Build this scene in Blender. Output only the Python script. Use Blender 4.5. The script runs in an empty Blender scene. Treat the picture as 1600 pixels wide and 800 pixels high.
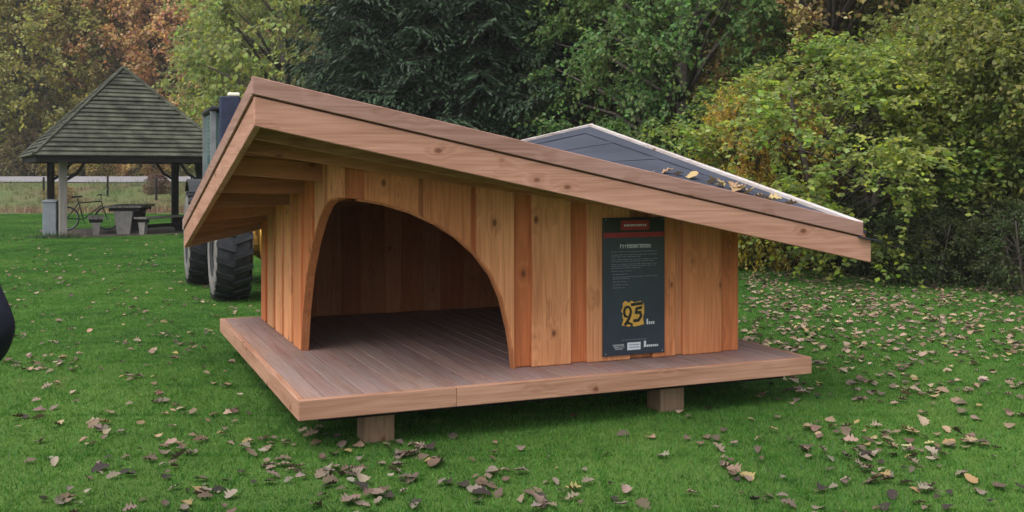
import bpy, bmesh, math, random
import numpy as np
from mathutils import Vector, Matrix
R = math.radians
rng = np.random.default_rng(7)
random.seed(7)
sc = bpy.context.scene
col = sc.collection

# ------------------------------------------------------------------ camera, sky, sun, exposure
CAM_H, FPX, HOR = 1.65, 1603.6, 271.3           # eye height, focal length and horizon row of the 1600 x 800 photograph
cam_d = bpy.data.cameras.new('camera')
cam = bpy.data.objects.new('camera', cam_d); col.objects.link(cam)
cam.location = (0, 0, CAM_H); cam.rotation_euler = (R(90), 0, 0)
cam_d.sensor_width = 36; cam_d.lens = 36 * FPX / 1600
cam_d.shift_y = -(400 - HOR) / 1600
cam_d.clip_end = 900
sc.camera = cam

SUN_EL, SUN_AZ = 60, 218                        # azimuth the light comes from, clockwise from +Y
w = bpy.data.worlds.new('World'); sc.world = w; w.use_nodes = True
wn, wl = w.node_tree.nodes, w.node_tree.links
bg = wn['Background']; bg.inputs['Strength'].default_value = 0.15
sky = wn.new('ShaderNodeTexSky'); sky.sky_type = 'NISHITA'; sky.sun_disc = False
sky.sun_elevation = R(SUN_EL); sky.sun_rotation = R(SUN_AZ)
sky.air_density = 1.0; sky.dust_density = 4.0; sky.ozone_density = 1.0
hs = wn.new('ShaderNodeHueSaturation'); hs.inputs['Saturation'].default_value = 0.38
wl.new(sky.outputs[0], hs.inputs['Color']); wl.new(hs.outputs[0], bg.inputs[0])
sun_d = bpy.data.lights.new('sun', 'SUN'); sun_d.energy = 1.0; sun_d.angle = R(60); sun_d.color = (1, .965, .93)
sun = bpy.data.objects.new('sun', sun_d); col.objects.link(sun)
d = Vector((math.sin(R(SUN_AZ)) * math.cos(R(SUN_EL)), math.cos(R(SUN_AZ)) * math.cos(R(SUN_EL)), math.sin(R(SUN_EL))))
sun.rotation_euler = d.to_track_quat('Z', 'Y').to_euler(); sun.location = (0, -10, 30)
vs = sc.view_settings; vs.view_transform = 'Standard'; vs.look = 'None'; vs.gamma = 1; vs.use_curve_mapping = False
vs.exposure = 0.96
HAZE = .0005
sc.cycles.volume_bounces = 1
sc.cycles.use_denoising = True
sc.cycles.max_bounces = 6; sc.cycles.diffuse_bounces = 3; sc.cycles.glossy_bounces = 2
sc.cycles.transmission_bounces = 4; sc.cycles.transparent_max_bounces = 6

# ------------------------------------------------------------------ materials
def mat(name, rough=.8, spec=.25):
    m = bpy.data.materials.new(name); m.use_nodes = True
    n = m.node_tree.nodes; b = n['Principled BSDF']
    b.inputs['Roughness'].default_value = rough; b.inputs['Specular IOR Level'].default_value = spec
    return m, n, m.node_tree.links, b
def ramp(n, stops):
    r = n.new('ShaderNodeValToRGB'); e = r.color_ramp.elements
    while len(e) < len(stops): e.new(.5)
    for i, (p, c) in enumerate(stops):
        e[i].position = p; e[i].color = (*c, 1)
    return r
def math_n(n, l, op, a, b=None, c=None):
    m = n.new('ShaderNodeMath'); m.operation = op
    for i, v in enumerate((a, b, c)):
        if v is None: continue
        if isinstance(v, (int, float)): m.inputs[i].default_value = v
        else: l.new(v, m.inputs[i])
    return m.outputs[0]
def mix(n, l, mode, fac, a, b):
    m = n.new('ShaderNodeMix'); m.data_type = 'RGBA'; m.blend_type = mode
    for k, v in ((0, fac), (6, a), (7, b)):
        if isinstance(v, (int, float)): m.inputs[k].default_value = v
        elif isinstance(v, tuple): m.inputs[k].default_value = (*v, 1)
        else: l.new(v, m.inputs[k])
    return m.outputs[2]
def noise(n, l, vec, scale, detail=4, rough=.55, dist=0):
    t = n.new('ShaderNodeTexNoise'); t.inputs['Scale'].default_value = scale; t.inputs['Detail'].default_value = detail
    t.inputs['Roughness'].default_value = rough; t.inputs['Distortion'].default_value = dist
    if vec is not None: l.new(vec, t.inputs['Vector'])
    return t
def bump(n, l, b, h, strength, dist=.01):
    k = n.new('ShaderNodeBump'); k.inputs['Strength'].default_value = strength; k.inputs['Distance'].default_value = dist
    l.new(h, k.inputs['Height']); l.new(k.outputs[0], b.inputs['Normal'])

def plain(name, c, rough=.7, var=.25, scale=6, metal=0, spec=.3):
    m, n, l, b = mat(name, rough, spec); b.inputs['Metallic'].default_value = metal
    tc = n.new('ShaderNodeTexCoord'); t = noise(n, l, tc.outputs['Object'], scale, 5)
    r = ramp(n, [(.3, tuple(x * (1 - var) for x in c)), (.7, tuple(min(1, x * (1 + var)) for x in c))])
    l.new(t.outputs[0], r.inputs[0]); l.new(r.outputs[0], b.inputs['Base Color'])
    bump(n, l, b, t.outputs[0], .15)
    return m

def wood(name, axis='x', knots=.45, weather=0.0, grain=1.0, rough=.65):
    """sawn softwood: base colour comes from the object's own colour, grain and knots run along the board"""
    m, n, l, b = mat(name, rough, .25)
    tc = n.new('ShaderNodeTexCoord'); oi = n.new('ShaderNodeObjectInfo')
    off = n.new('ShaderNodeVectorMath'); off.operation = 'MULTIPLY_ADD'
    off.inputs[1].default_value = (37, 23, 51); l.new(oi.outputs['Random'], off.inputs[0]); l.new(tc.outputs['Object'], off.inputs[2])
    def mp(s):
        k = n.new('ShaderNodeMapping'); k.inputs['Scale'].default_value = s; l.new(off.outputs[0], k.inputs[0]); return k.outputs[0]
    L = (1, 0, 0) if axis == 'x' else (0, 0, 1)
    def sv(a, c): return tuple(a if q else c for q in L)
    # knots
    vo = n.new('ShaderNodeTexVoronoi'); vo.inputs['Scale'].default_value = 1; l.new(mp(sv(5.0, 8.0)), vo.inputs['Vector'])
    sepc = n.new('ShaderNodeSeparateColor'); l.new(vo.outputs['Color'], sepc.inputs[0])
    has = math_n(n, l, 'GREATER_THAN', sepc.outputs[0], 1 - knots)
    mr = n.new('ShaderNodeMapRange'); mr.inputs[1].default_value = .17; mr.inputs[2].default_value = .08; l.new(vo.outputs['Distance'], mr.inputs[0])
    kn = math_n(n, l, 'MULTIPLY', mr.outputs[0], has)
    mr2 = n.new('ShaderNodeMapRange'); mr2.inputs[1].default_value = .55; mr2.inputs[2].default_value = .0; l.new(vo.outputs['Distance'], mr2.inputs[0])
    halo = math_n(n, l, 'MULTIPLY', mr2.outputs[0], has)
    # year rings seen on the flat of the board, bending round the knots
    ring = noise(n, l, mp(sv(.55, 9)), 1, 2, .5)
    ph = math_n(n, l, 'MULTIPLY_ADD', ring.outputs[0], 42.0, math_n(n, l, 'MULTIPLY', halo, 9.0))
    rings = math_n(n, l, 'MULTIPLY_ADD', math_n(n, l, 'SINE', ph), .5, .5)
    fine = noise(n, l, mp(sv(2.2, 90)), 1, 3, .6)
    blot = noise(n, l, mp(sv(.9, 3.5)), 1, 3, .5)
    v = math_n(n, l, 'MULTIPLY_ADD', rings, .12 * grain, math_n(n, l, 'MULTIPLY_ADD', fine.outputs[0], .55 * grain, math_n(n, l, 'MULTIPLY', blot.outputs[0], .5)))
    r = ramp(n, [(.25, (.50, .38, .32)), (.5, (.95, .92, .88)), (.75, (1.28, 1.34, 1.38))])
    l.new(v, r.inputs[0])
    c = mix(n, l, 'MULTIPLY', 1.0, oi.outputs['Color'], r.outputs[0])
    c = mix(n, l, 'MIX', math_n(n, l, 'MULTIPLY', kn, .85), c, (.10, .034, .015))
    c = mix(n, l, 'MIX', math_n(n, l, 'MULTIPLY', halo, .25), c, (.2, .07, .03))
    if weather:
        wn_ = noise(n, l, mp(sv(1.2, 14)), 1, 4, .6)
        wr = n.new('ShaderNodeMapRange'); wr.inputs[1].default_value = .35; wr.inputs[2].default_value = .7; wr.inputs[4].default_value = weather
        l.new(wn_.outputs[0], wr.inputs[0]); c = mix(n, l, 'MIX', wr.outputs[0], c, (.27, .225, .22))
    l.new(c, b.inputs['Base Color'])
    bump(n, l, b, fine.outputs[0], .25, .004)
    return m

M = {}
M['plank'] = wood('wall plank wood', 'z', .32)
M['board'] = wood('sawn board wood', 'x', .3)
M['deck'] = wood('decking wood', 'x', .25, weather=.55, grain=1.2)
M['old_wood'] = wood('weathered grey wood', 'z', .2, weather=.7)
M['old_board'] = wood('weathered grey board', 'x', .2, weather=.5)

def m_felt():
    m, n, l, b = mat('roofing felt', .75, .2)
    tc = n.new('ShaderNodeTexCoord')
    t = noise(n, l, tc.outputs['Object'], 1.3, 4); g = noise(n, l, tc.outputs['Object'], 160, 2)
    r = ramp(n, [(.3, (.032, .036, .050)), (.7, (.055, .060, .080))]); l.new(t.outputs[0], r.inputs[0])
    r2 = ramp(n, [(.3, (.75, .75, .75)), (.7, (1.25, 1.25, 1.25))]); l.new(g.outputs[0], r2.inputs[0])
    l.new(mix(n, l, 'MULTIPLY', 1.0, r.outputs[0], r2.outputs[0]), b.inputs['Base Color']); bump(n, l, b, g.outputs[0], .3, .003)
    return m
M['felt'] = m_felt()

def m_foliage(name, hue=.03, trans=.5, patch=.9, dark=.68, rough=.55):
    """leaves: colour from the object's own colour, varied leaf by leaf and in patches through the crown"""
    m, n, l, b = mat(name, rough, .3)
    oi = n.new('ShaderNodeObjectInfo'); ge = n.new('ShaderNodeNewGeometry')
    rnd = ge.outputs['Random Per Island']
    t = noise(n, l, ge.outputs['Position'], patch, 2)
    hsv = n.new('ShaderNodeHueSaturation'); l.new(oi.outputs['Color'], hsv.inputs['Color'])
    p = math_n(n, l, 'SUBTRACT', t.outputs[0], .5)
    l.new(math_n(n, l, 'ADD', math_n(n, l, 'MULTIPLY_ADD', rnd, hue * 2, .5 - hue), math_n(n, l, 'MULTIPLY', p, -hue * 3)), hsv.inputs['Hue'])
    r7 = math_n(n, l, 'FRACT', math_n(n, l, 'MULTIPLY', rnd, 7.31))
    l.new(math_n(n, l, 'MULTIPLY_ADD', r7, 1.0, dark), hsv.inputs['Value'])
    l.new(math_n(n, l, 'MULTIPLY_ADD', math_n(n, l, 'FRACT', math_n(n, l, 'MULTIPLY', rnd, 3.7)), .35, .75), hsv.inputs['Saturation'])
    l.new(hsv.outputs[0], b.inputs['Base Color'])
    tr = n.new('ShaderNodeBsdfTranslucent'); l.new(hsv.outputs[0], tr.inputs['Color'])
    ms = n.new('ShaderNodeMixShader'); ms.inputs[0].default_value = trans
    l.new(b.outputs[0], ms.inputs[1]); l.new(tr.outputs[0], ms.inputs[2])
    l.new(ms.outputs[0], n['Material Output'].inputs['Surface'])
    return m
M['leaf'] = m_foliage('broad leaves', hue=.038)
M['needle'] = m_foliage('conifer needles', hue=.015, trans=.15, patch=.6)
M['fallen'] = m_foliage('fallen leaves', hue=.03, trans=.1, patch=2, dark=.38, rough=.8)
M['bark'] = plain('bark', (.075, .06, .05), .9, .5, 9)

def m_grass():
    m, n, l, b = mat('grass blades', .55, .25)
    ge = n.new('ShaderNodeNewGeometry'); rnd = ge.outputs['Random Per Island']
    t = noise(n, l, ge.outputs['Position'], .45, 5, .68); t2 = noise(n, l, ge.outputs['Position'], 5.5, 3, .6)
    v = math_n(n, l, 'MULTIPLY_ADD', rnd, .42, math_n(n, l, 'MULTIPLY_ADD', t.outputs[0], 1.35, math_n(n, l, 'MULTIPLY_ADD', t2.outputs[0], 1.0, -.92)))
    r = ramp(n, [(.08, (.022, .078, .011)), (.45, (.056, .172, .019)), (.72, (.105, .24, .034)), (.9, (.18, .24, .065)), (1.0, (.27, .23, .11))])
    l.new(v, r.inputs[0]); l.new(r.outputs[0], b.inputs['Base Color'])
    tr = n.new('ShaderNodeBsdfTranslucent'); l.new(r.outputs[0], tr.inputs['Color'])
    ms = n.new('ShaderNodeMixShader'); ms.inputs[0].default_value = .3
    l.new(b.outputs[0], ms.inputs[1]); l.new(tr.outputs[0], ms.inputs[2]); l.new(ms.outputs[0], n['Material Output'].inputs['Surface'])
    return m
M['grass'] = m_grass()
M['dry_grass'] = m_foliage('dry rough grass', hue=.05, trans=.25, patch=.25, dark=.6)

def m_ground():
    """lawn, leaf litter under the wood, rough bank below the road: where each lies, in metres"""
    m, n, l, b = mat('ground soil and turf', .95, .1)
    ge = n.new('ShaderNodeNewGeometry'); P = ge.outputs['Position']
    a = noise(n, l, P, .5, 5); c = noise(n, l, P, 14, 4)
    turf = ramp(n, [(.3, (.034, .072, .014)), (.7, (.08, .14, .03))]); l.new(a.outputs[0], turf.inputs[0])
    lit = ramp(n, [(.3, (.05, .035, .022)), (.55, (.12, .085, .05)), (.75, (.16, .12, .08))]); l.new(c.outputs[0], lit.inputs[0])
    s = n.new('ShaderNodeSeparateXYZ'); l.new(P, s.inputs[0])
    # metres beyond the edge of the wood: x*0.95 + y*0.6
    e = math_n(n, l, 'ADD', math_n(n, l, 'MULTIPLY', s.outputs[0], .85), math_n(n, l, 'MULTIPLY', s.outputs[1], .52))
    e = math_n(n, l, 'MULTIPLY_ADD', a.outputs[0], 3.0, e)
    k = n.new('ShaderNodeMapRange'); k.inputs[1].default_value = 14.2; k.inputs[2].default_value = 16.6; l.new(e, k.inputs[0])
    bank = ramp(n, [(.3, (.10, .065, .04)), (.5, (.10, .10, .045)), (.7, (.075, .11, .035))])
    bn = noise(n, l, P, .35, 5, .65); l.new(bn.outputs[0], bank.inputs[0])
    far = n.new('ShaderNodeMapRange'); far.inputs[1].default_value = 41; far.inputs[2].default_value = 43.5; l.new(s.outputs[1], far.inputs[0])
    col1 = mix(n, l, 'MIX', far.outputs[0], turf.outputs[0], bank.outputs[0])
    left = n.new('ShaderNodeMapRange'); left.inputs[1].default_value = -7; left.inputs[2].default_value = -5; l.new(s.outputs[0], left.inputs[0])
    k2 = math_n(n, l, 'MULTIPLY', k.outputs[0], left.outputs[0])
    l.new(mix(n, l, 'MIX', k2, col1, lit.outputs[0]), b.inputs['Base Color']); bump(n, l, b, c.outputs[0], .5, .03)
    return m
M['ground'] = m_ground()
M['road'] = plain('pale asphalt', (.20, .19, .20), .9, .12, 3)
M['shingle'] = plain('mossy wooden shingles', (.050, .052, .036), .9, .7, 3)
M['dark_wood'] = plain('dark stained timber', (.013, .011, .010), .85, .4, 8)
M['concrete'] = plain('pale concrete', (.23, .21, .19), .9, .2, 8)
M['grey_plastic'] = plain('grey plastic', (.16, .18, .20), .5, .15, 5)
M['rubber'] = plain('tyre rubber', (.022, .023, .027), .75, .4, 12)
M['muddy'] = plain('mud dried on rubber', (.15, .14, .13), .95, .3, 10)
M['yellow'] = plain('yellow machine paint', (.55, .30, .05), .45, .15, 5)
M['navy'] = plain('dark navy plastic', (.022, .028, .06), .5, .25, 6)
M['steel'] = plain('grey steel', (.20, .21, .22), .45, .2, 6, metal=.3)
M['black'] = plain('black metal', (.02, .02, .022), .5, .3, 6)
M['cream'] = plain('cream white lamp housing', (.8, .76, .62), .35, .05, 6)
M['earth'] = plain('trodden earth', (.11, .085, .07), .95, .35, 4)
def m_glass():
    m, n, l, b = mat('green tinted glass', .08, .5)
    b.inputs['Base Color'].default_value = (.16, .27, .26, 1); b.inputs['Alpha'].default_value = .72
    return m
M['glass'] = m_glass()

# ------------------------------------------------------------------ helpers
def tag(o, label=None, cat=None, group=None, kind=None):
    if label: o['label'] = label
    if cat: o['category'] = cat
    if group: o['group'] = group
    if kind: o['kind'] = kind
    return o
def empty(name, loc=(0, 0, 0), rz=0, parent=None):
    o = bpy.data.objects.new(name, None); col.objects.link(o); o.location = loc; o.rotation_euler.z = rz; o.parent = parent
    o.empty_display_size = .1
    return o
class MB:
    def __init__(s): s.v = []; s.f = []; s.mi = []
    def add(s, v, f, mi=0):
        k = len(s.v); s.v += [tuple(p) for p in v]; s.f += [tuple(i + k for i in q) for q in f]; s.mi += [mi] * len(f); return s
    def box(s, c, size, m=None, mi=0):
        x, y, z = (q / 2 for q in size)
        v = [Vector((a * x, b_ * y, e * z)) for e in (-1, 1) for b_ in (-1, 1) for a in (-1, 1)]
        if m is not None: v = [m @ q for q in v]
        v = [q + Vector(c) for q in v]
        return s.add(v, [(0, 2, 3, 1), (4, 5, 7, 6), (0, 1, 5, 4), (1, 3, 7, 5), (3, 2, 6, 7), (2, 0, 4, 6)], mi)
    def prism(s, poly, vec, mi=0):
        n_ = len(poly); v = [Vector(p) for p in poly]; v2 = [p + Vector(vec) for p in v]
        f = [tuple(range(n_))[::-1], tuple(range(n_, 2 * n_))] + [(i, (i + 1) % n_, n_ + (i + 1) % n_, n_ + i) for i in range(n_)]
        return s.add(v + v2, f, mi)
    def tube(s, pts, rad, n_=8, mi=0):
        pts = [Vector(p) for p in pts]; rad = rad if hasattr(rad, '__len__') else [rad] * len(pts)
        v, f = [], []; up = None
        for i, p in enumerate(pts):
            t = (pts[min(i + 1, len(pts) - 1)] - pts[max(i - 1, 0)]).normalized()
            a = t.orthogonal().normalized() if up is None else (up - t * up.dot(t)).normalized()
            up = a; b_ = t.cross(a)
            v += [p + (a * math.cos(k * 2 * math.pi / n_) + b_ * math.sin(k * 2 * math.pi / n_)) * rad[i] for k in range(n_)]
        for i in range(len(pts) - 1):
            f += [(i * n_ + k, i * n_ + (k + 1) % n_, (i + 1) * n_ + (k + 1) % n_, (i + 1) * n_ + k) for k in range(n_)]
        f += [tuple(range(n_))[::-1], tuple(range((len(pts) - 1) * n_, len(pts) * n_))]
        return s.add(v, f, mi)
    def lathe(s, prof, axis='y', n_=32, c=(0, 0, 0), mi=0):
        v, f = [], []; c = Vector(c)
        for i, (r, h) in enumerate(prof):
            for k in range(n_):
                a = 2 * math.pi * k / n_
                v.append(c + (Vector((r * math.cos(a), h, r * math.sin(a))) if axis == 'y' else Vector((r * math.cos(a), r * math.sin(a), h))))
        for i in range(len(prof) - 1):
            f += [(i * n_ + k, i * n_ + (k + 1) % n_, (i + 1) * n_ + (k + 1) % n_, (i + 1) * n_ + k) for k in range(n_)]
        return s.add(v, f, mi)
    def build(s, name, m, parent=None, color=None, bevel=0, smooth=False, loc=None, rz=0):
        me = bpy.data.meshes.new(name); me.from_pydata(s.v, [], s.f)
        for q in (m if isinstance(m, (list, tuple)) else [m]): me.materials.append(q)
        if any(s.mi): me.polygons.foreach_set('material_index', s.mi)
        bm = bmesh.new(); bm.from_mesh(me); bmesh.ops.recalc_face_normals(bm, faces=bm.faces)
        if bevel: bmesh.ops.bevel(bm, geom=bm.edges[:], offset=bevel, segments=1, affect='EDGES', clamp_overlap=True)
        bm.to_mesh(me); bm.free()
        if smooth: me.shade_smooth()
        o = bpy.data.objects.new(name, me); col.objects.link(o); o.parent = parent
        if loc is not None: o.location = loc
        o.rotation_euler.z = rz
        if color: o.color = (*color, 1)
        return o
def copy_tree(o, parent=None):
    c = o.copy(); col.objects.link(c); c.parent = parent
    for ch in list(o.children): copy_tree(ch, c)
    return c
def np_mesh(name, V, F, m):
    """V (n,3) array, F (k,4) or (k,3) array"""
    me = bpy.data.meshes.new(name); V = np.ascontiguousarray(V, dtype=np.float32); F = np.ascontiguousarray(F, dtype=np.int32)
    me.vertices.add(len(V)); me.vertices.foreach_set('co', V.ravel())
    k = F.shape[1]; me.loops.add(F.size); me.loops.foreach_set('vertex_index', F.ravel())
    me.polygons.add(len(F)); me.polygons.foreach_set('loop_start', np.arange(0, F.size, k, dtype=np.int32))
    me.update(calc_edges=True); me.materials.append(m); return me
def ground_at(x, y):                              # point of the flat lawn seen at pixel (x, y) of the photograph
    t = CAM_H * FPX / (y - HOR); return Vector(((x - 800) / FPX * t, t, 0))
def X_at(x, Y): return (x - 800) / FPX * Y

# ------------------------------------------------------------------ terrain
def height(x, y):
    x = np.asarray(x, float); y = np.asarray(y, float)
    sm = lambda t: np.clip(t, 0, 1) ** 2 * (3 - 2 * np.clip(t, 0, 1))
    z = 0.02 * np.sin(x * .7 + 1) * np.sin(y * .5) * sm((y - 9) / 8)
    z = z + 1.12 * sm((y - 43) / 12) + .035 * np.clip(y - 54, 0, 9)      # bank up to the road
    z = z + np.clip(y - 66, 0, 200) * .42                                 # hill behind the road
    e = x * .85 + y * .52 - 19.5                                          # wooded slope on the other side
    z = z + np.clip(e, 0, 200) * .38 * sm((x + 9) / 8)
    return z
gx = np.concatenate([np.linspace(-100, -30, 24), np.linspace(-29, 29, 88), np.linspace(30, 70, 14)])
gy = np.concatenate([np.linspace(-60, 2, 16), np.linspace(3, 75, 110), np.linspace(77, 150, 30)])
GX, GY = np.meshgrid(gx, gy); GZ = height(GX, GY)
V = np.stack([GX.ravel(), GY.ravel(), GZ.ravel()], 1); nx, ny = len(gx), len(gy)
I = np.arange(nx * ny).reshape(ny, nx)
F = np.stack([I[:-1, :-1].ravel(), I[:-1, 1:].ravel(), I[1:, 1:].ravel(), I[1:, :-1].ravel()], 1)
me = np_mesh('ground', V, F, M['ground']); me.shade_smooth()
g = bpy.data.objects.new('ground', me); col.objects.link(g); tag(g, kind='structure')
rx = np.linspace(-98, 20, 90); ry = np.array([55.0, 59.0, 63.0])
RX, RY = np.meshgrid(rx, ry); RZ = height(RX, RY) + .05
I = np.arange(RX.size).reshape(3, 90); F = np.stack([I[:-1, :-1].ravel(), I[:-1, 1:].ravel(), I[1:, 1:].ravel(), I[1:, :-1].ravel()], 1)
o = bpy.data.objects.new('road', np_mesh('road', np.stack([RX.ravel(), RY.ravel(), RZ.ravel()], 1), F, M['road'])); col.objects.link(o); tag(o, kind='structure')

# ------------------------------------------------------------------ the shelter
ZD = .331; DA = 3.68; EDGE = .12
WI, WJ, WA, WB = .342, .425, 3.031, 3.081
RO, RP, RA, RB = -.307, -.299, 4.206, 4.184
ZA, ZB, ZC, ZDD = 2.180, 1.290, 2.190, 1.235
def roof_z(u, v):
    s, t = (u - RO) / RA, (v - RP) / RB
    return ZA * (1 - s) * (1 - t) + ZB * s * (1 - t) + ZC * s * t + ZDD * (1 - s) * t
sh = empty('shelter', (-1.238, 5.953, 0), .397)
tag(sh, 'new larch plank shelter with arched open corner and saddle roof on a low deck', 'shelter')
OR = [(.42, .165, .07), (.36, .125, .05), (.47, .20, .09), (.33, .10, .04), (.40, .15, .06)]
PINK = (.38, .196, .135)
def board(name, p0, p1, h, t, m, parent, color, off=(0, 0), bevel=.004):
    """board whose long top edge runs p0 -> p1; hangs h below it, t thick to the left of the run"""
    p0, p1 = Vector(p0), Vector(p1); d = p1 - p0; a = math.atan2(d.y, d.x); L = math.hypot(d.x, d.y)
    mb = MB(); mb.prism([(0, 0, 0), (L, 0, d.z), (L, 0, d.z - h), (0, 0, -h)], (0, t, 0))
    return mb.build(name, m, parent, color, bevel, loc=p0, rz=a)

# deck: joists, boards running front to back, edge boards, short posts
deck = empty('deck', parent=sh)
nb = 30; T = .045; wbd = (DA - 2 * T) / nb
for i in range(nb):
    k = rng.uniform(.85, 1.12); c = (.25 * k, .148 * k * rng.uniform(.95, 1.05), .122 * k)
    u = T + i * wbd
    mb = MB(); mb.prism([(0, 0, -.028), (DA - 2 * T, 0, -.028), (DA - 2 * T, wbd - .006, -.028), (0, wbd - .006, -.028)], (0, 0, .028))
    mb.build('deck_board', M['deck'], deck, c, .003, loc=(u + wbd, T, ZD - rng.uniform(0, .0025)), rz=R(90))
E_C = (.36, .190, .125)
for (a, b_) in (((0, 0), (.974, 0)), ((.976, 0), (DA, 0)), ((DA, .001), (DA, DA)), ((DA, DA), (0, DA)), ((0, DA), (0, .001))):
    dx = Vector((b_[0] - a[0], b_[1] - a[1], 0)).normalized() * .0
    inset = T if a[0] != b_[0] else T
    k = rng.uniform(.93, 1.06)
    p0, p1 = Vector((*a, ZD + .001)), Vector((*b_, ZD + .001))
    if a[0] == b_[0]:                                  # side boards butt between front and back boards
        s = 1 if b_[1] > a[1] else -1; p0.y = T + .001 if s > 0 else DA - T - .001; p1.y = DA - T - .001 if s > 0 else T + .001
    board('edge_board', p0, p1, EDGE, T, M['board'], deck, tuple(x * k for x in E_C))
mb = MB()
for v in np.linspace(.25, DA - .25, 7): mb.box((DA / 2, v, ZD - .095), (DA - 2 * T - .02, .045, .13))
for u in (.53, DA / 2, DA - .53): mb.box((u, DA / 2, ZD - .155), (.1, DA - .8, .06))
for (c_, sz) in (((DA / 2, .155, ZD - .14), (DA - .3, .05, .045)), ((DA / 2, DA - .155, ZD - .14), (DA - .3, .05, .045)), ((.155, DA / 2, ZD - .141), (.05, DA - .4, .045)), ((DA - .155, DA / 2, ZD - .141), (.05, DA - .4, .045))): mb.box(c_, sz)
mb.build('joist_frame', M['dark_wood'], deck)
for (u, v) in ((.53, .26), (2.62, .26), (.53, 1.9), (2.62, 1.9), (.53, 3.4), (2.62, 3.4)):
    mb = MB(); mb.box((0, 0, (ZD - .135) / 2 - .03), (.19, .19, ZD - .135 + .06))
    mb.build('post', M['plank'], deck, (.22, .14, .088), .006, loc=(u, v, 0))

# walls: overlapping vertical planks
ARCH_F = [(1.544, ZD), (1.53, .466), (1.507, .597), (1.451, .816), (1.381, .969), (1.266, 1.114), (1.131, 1.233), (.975, 1.328), (.801, 1.406), (.63, 1.458), (.462, 1.488), (.30, 1.500)]
ARCH_L = [(1.699, ZD), (1.665, .47), (1.626, .616), (1.486, .912), (1.283, 1.157), (1.049, 1.348), (.868, 1.445), (.713, 1.483), (.511, 1.497), (.40, 1.500)]
def plank_poly(a0, a1, top, arch):
    top_pts = [(a1, top(a1)), (a0, top(a0))]
    if arch is None or a0 >= arch[0][0]: return [(a0, ZD), (a1, ZD)] + top_pts
    A = arch[::-1]; xs = [p[0] for p in A]; zs = [p[1] for p in A]
    b = [(a0, float(np.interp(a0, xs, zs)))]
    b += [p for p in A if a0 < p[0] < min(a1, arch[0][0])]
    if a1 > arch[0][0]: b += [(arch[0][0], ZD), (a1, ZD)]
    else: b += [(a1, float(np.interp(a1, xs, zs)))]
    return b + top_pts
def wall(name, edges, horizontal, pos, inward, arch, colors):
    """edges: list of (a0, a1, proud). horizontal 'u' or 'v'; pos: outer plane; inward: +1/-1 direction of thickness"""
    w_ = empty(name, parent=sh)
    for i, (a0, a1, proud) in enumerate(edges):
        ov = 0 if proud else .03
        t0 = 0 if proud else .034; th_ = .036 if proud else .030
        b0, b1 = a0 - ov, a1 + ov
        if i == 0: b0 = a0
        if i == len(edges) - 1: b1 = a1
        if horizontal == 'u':
            y0 = pos + inward * t0; top = lambda q: roof_z(q, y0) - .128
            poly = [(q, y0, z) for q, z in plank_poly(b0, b1, top, arch)]; vec = (0, inward * th_, 0); lc = ((b0 + b1) / 2, y0, ZD)
        else:
            x0 = pos + inward * t0; top = lambda q: roof_z(x0, q) - .128
            poly = [(x0, q, z) for q, z in plank_poly(b0, b1, top, arch)]; vec = (inward * th_, 0, 0); lc = (x0, (b0 + b1) / 2, ZD)
        mb = MB(); mb.prism([Vector(p) - Vector(lc) for p in poly], vec)
        c = colors[i % len(colors)] if colors else OR[i % 5]
        k = rng.uniform(.92, 1.08)
        mb.build('plank', M['plank'], w_, tuple(x * k for x in c), .006, loc=lc)
    return w_
fe = [.342, .379, .504, .866, .896, 1.230, 1.266, 1.539, 1.672, 1.967, 2.091, 2.432, 2.615, 2.807, 2.872, 3.202, 3.373]
front = [(fe[i], fe[i + 1], i % 2 == 0) for i in range(len(fe) - 1)]
LT, MD, RD = (.60, .262, .118), (.55, .208, .084), (.49, .155, .056)
wall('front_wall', front, 'u', WJ, 1, ARCH_F, [LT, RD, MD, LT, MD, RD, LT, RD, LT, RD, LT, MD, MD, LT, MD, RD])
def lining(arch, kind):
    lo = empty('arch_lining', parent=sh)
    for i in range(len(arch) - 2):
        (a0, z0), (a1, z1) = arch[i], arch[i + 1]
        d_ = Vector((a1 - a0, z1 - z0)).normalized(); n_ = Vector((d_.y, -d_.x)); 
        if kind == 'u': n_ = n_
        q = [(a0 - n_.x * .012, z0 - n_.y * .012), (a1 - n_.x * .012 + d_.x * .003, z1 - n_.y * .012 + d_.y * .003), (a1 + d_.x * .003 + n_.x * .002, z1 + d_.y * .003 + n_.y * .002), (a0 + n_.x * .002, z0 + n_.y * .002)]
        if kind == 'u': poly = [(a, WJ + .004, z) for a, z in q]; vec = (0, .058, 0)
        else: poly = [(WI + .004, a, z) for a, z in q]; vec = (.058, 0, 0)
        MB().prism(poly, vec).build('lining_strip', M['plank'], lo, (.40, .15, .06))
lining(ARCH_F, 'u'); lining(ARCH_L, 'v')
def rhythm(a, b, s=0):
    e, x, p = [], a, True
    while x < b - .02:
        q = min(b, x + (rng.uniform(.25, .3) if p else rng.uniform(.1, .14)))
        if b - q < .05: q = b
        e.append((x, q, p)); x = q; p = not p
    return e
wall('side_wall', rhythm(WJ + .068, WJ + WB), 'v', WI, 1, ARCH_L, [LT, MD, (.50, .23, .105), LT, RD])
wall('back_wall', rhythm(WI + .07, WI + WA - .07), 'u', WJ + WB, -1, None, None)
wall('far_side_wall', rhythm(WJ + .07, WJ + WB), 'v', WI + WA, -1, None, None)

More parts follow.
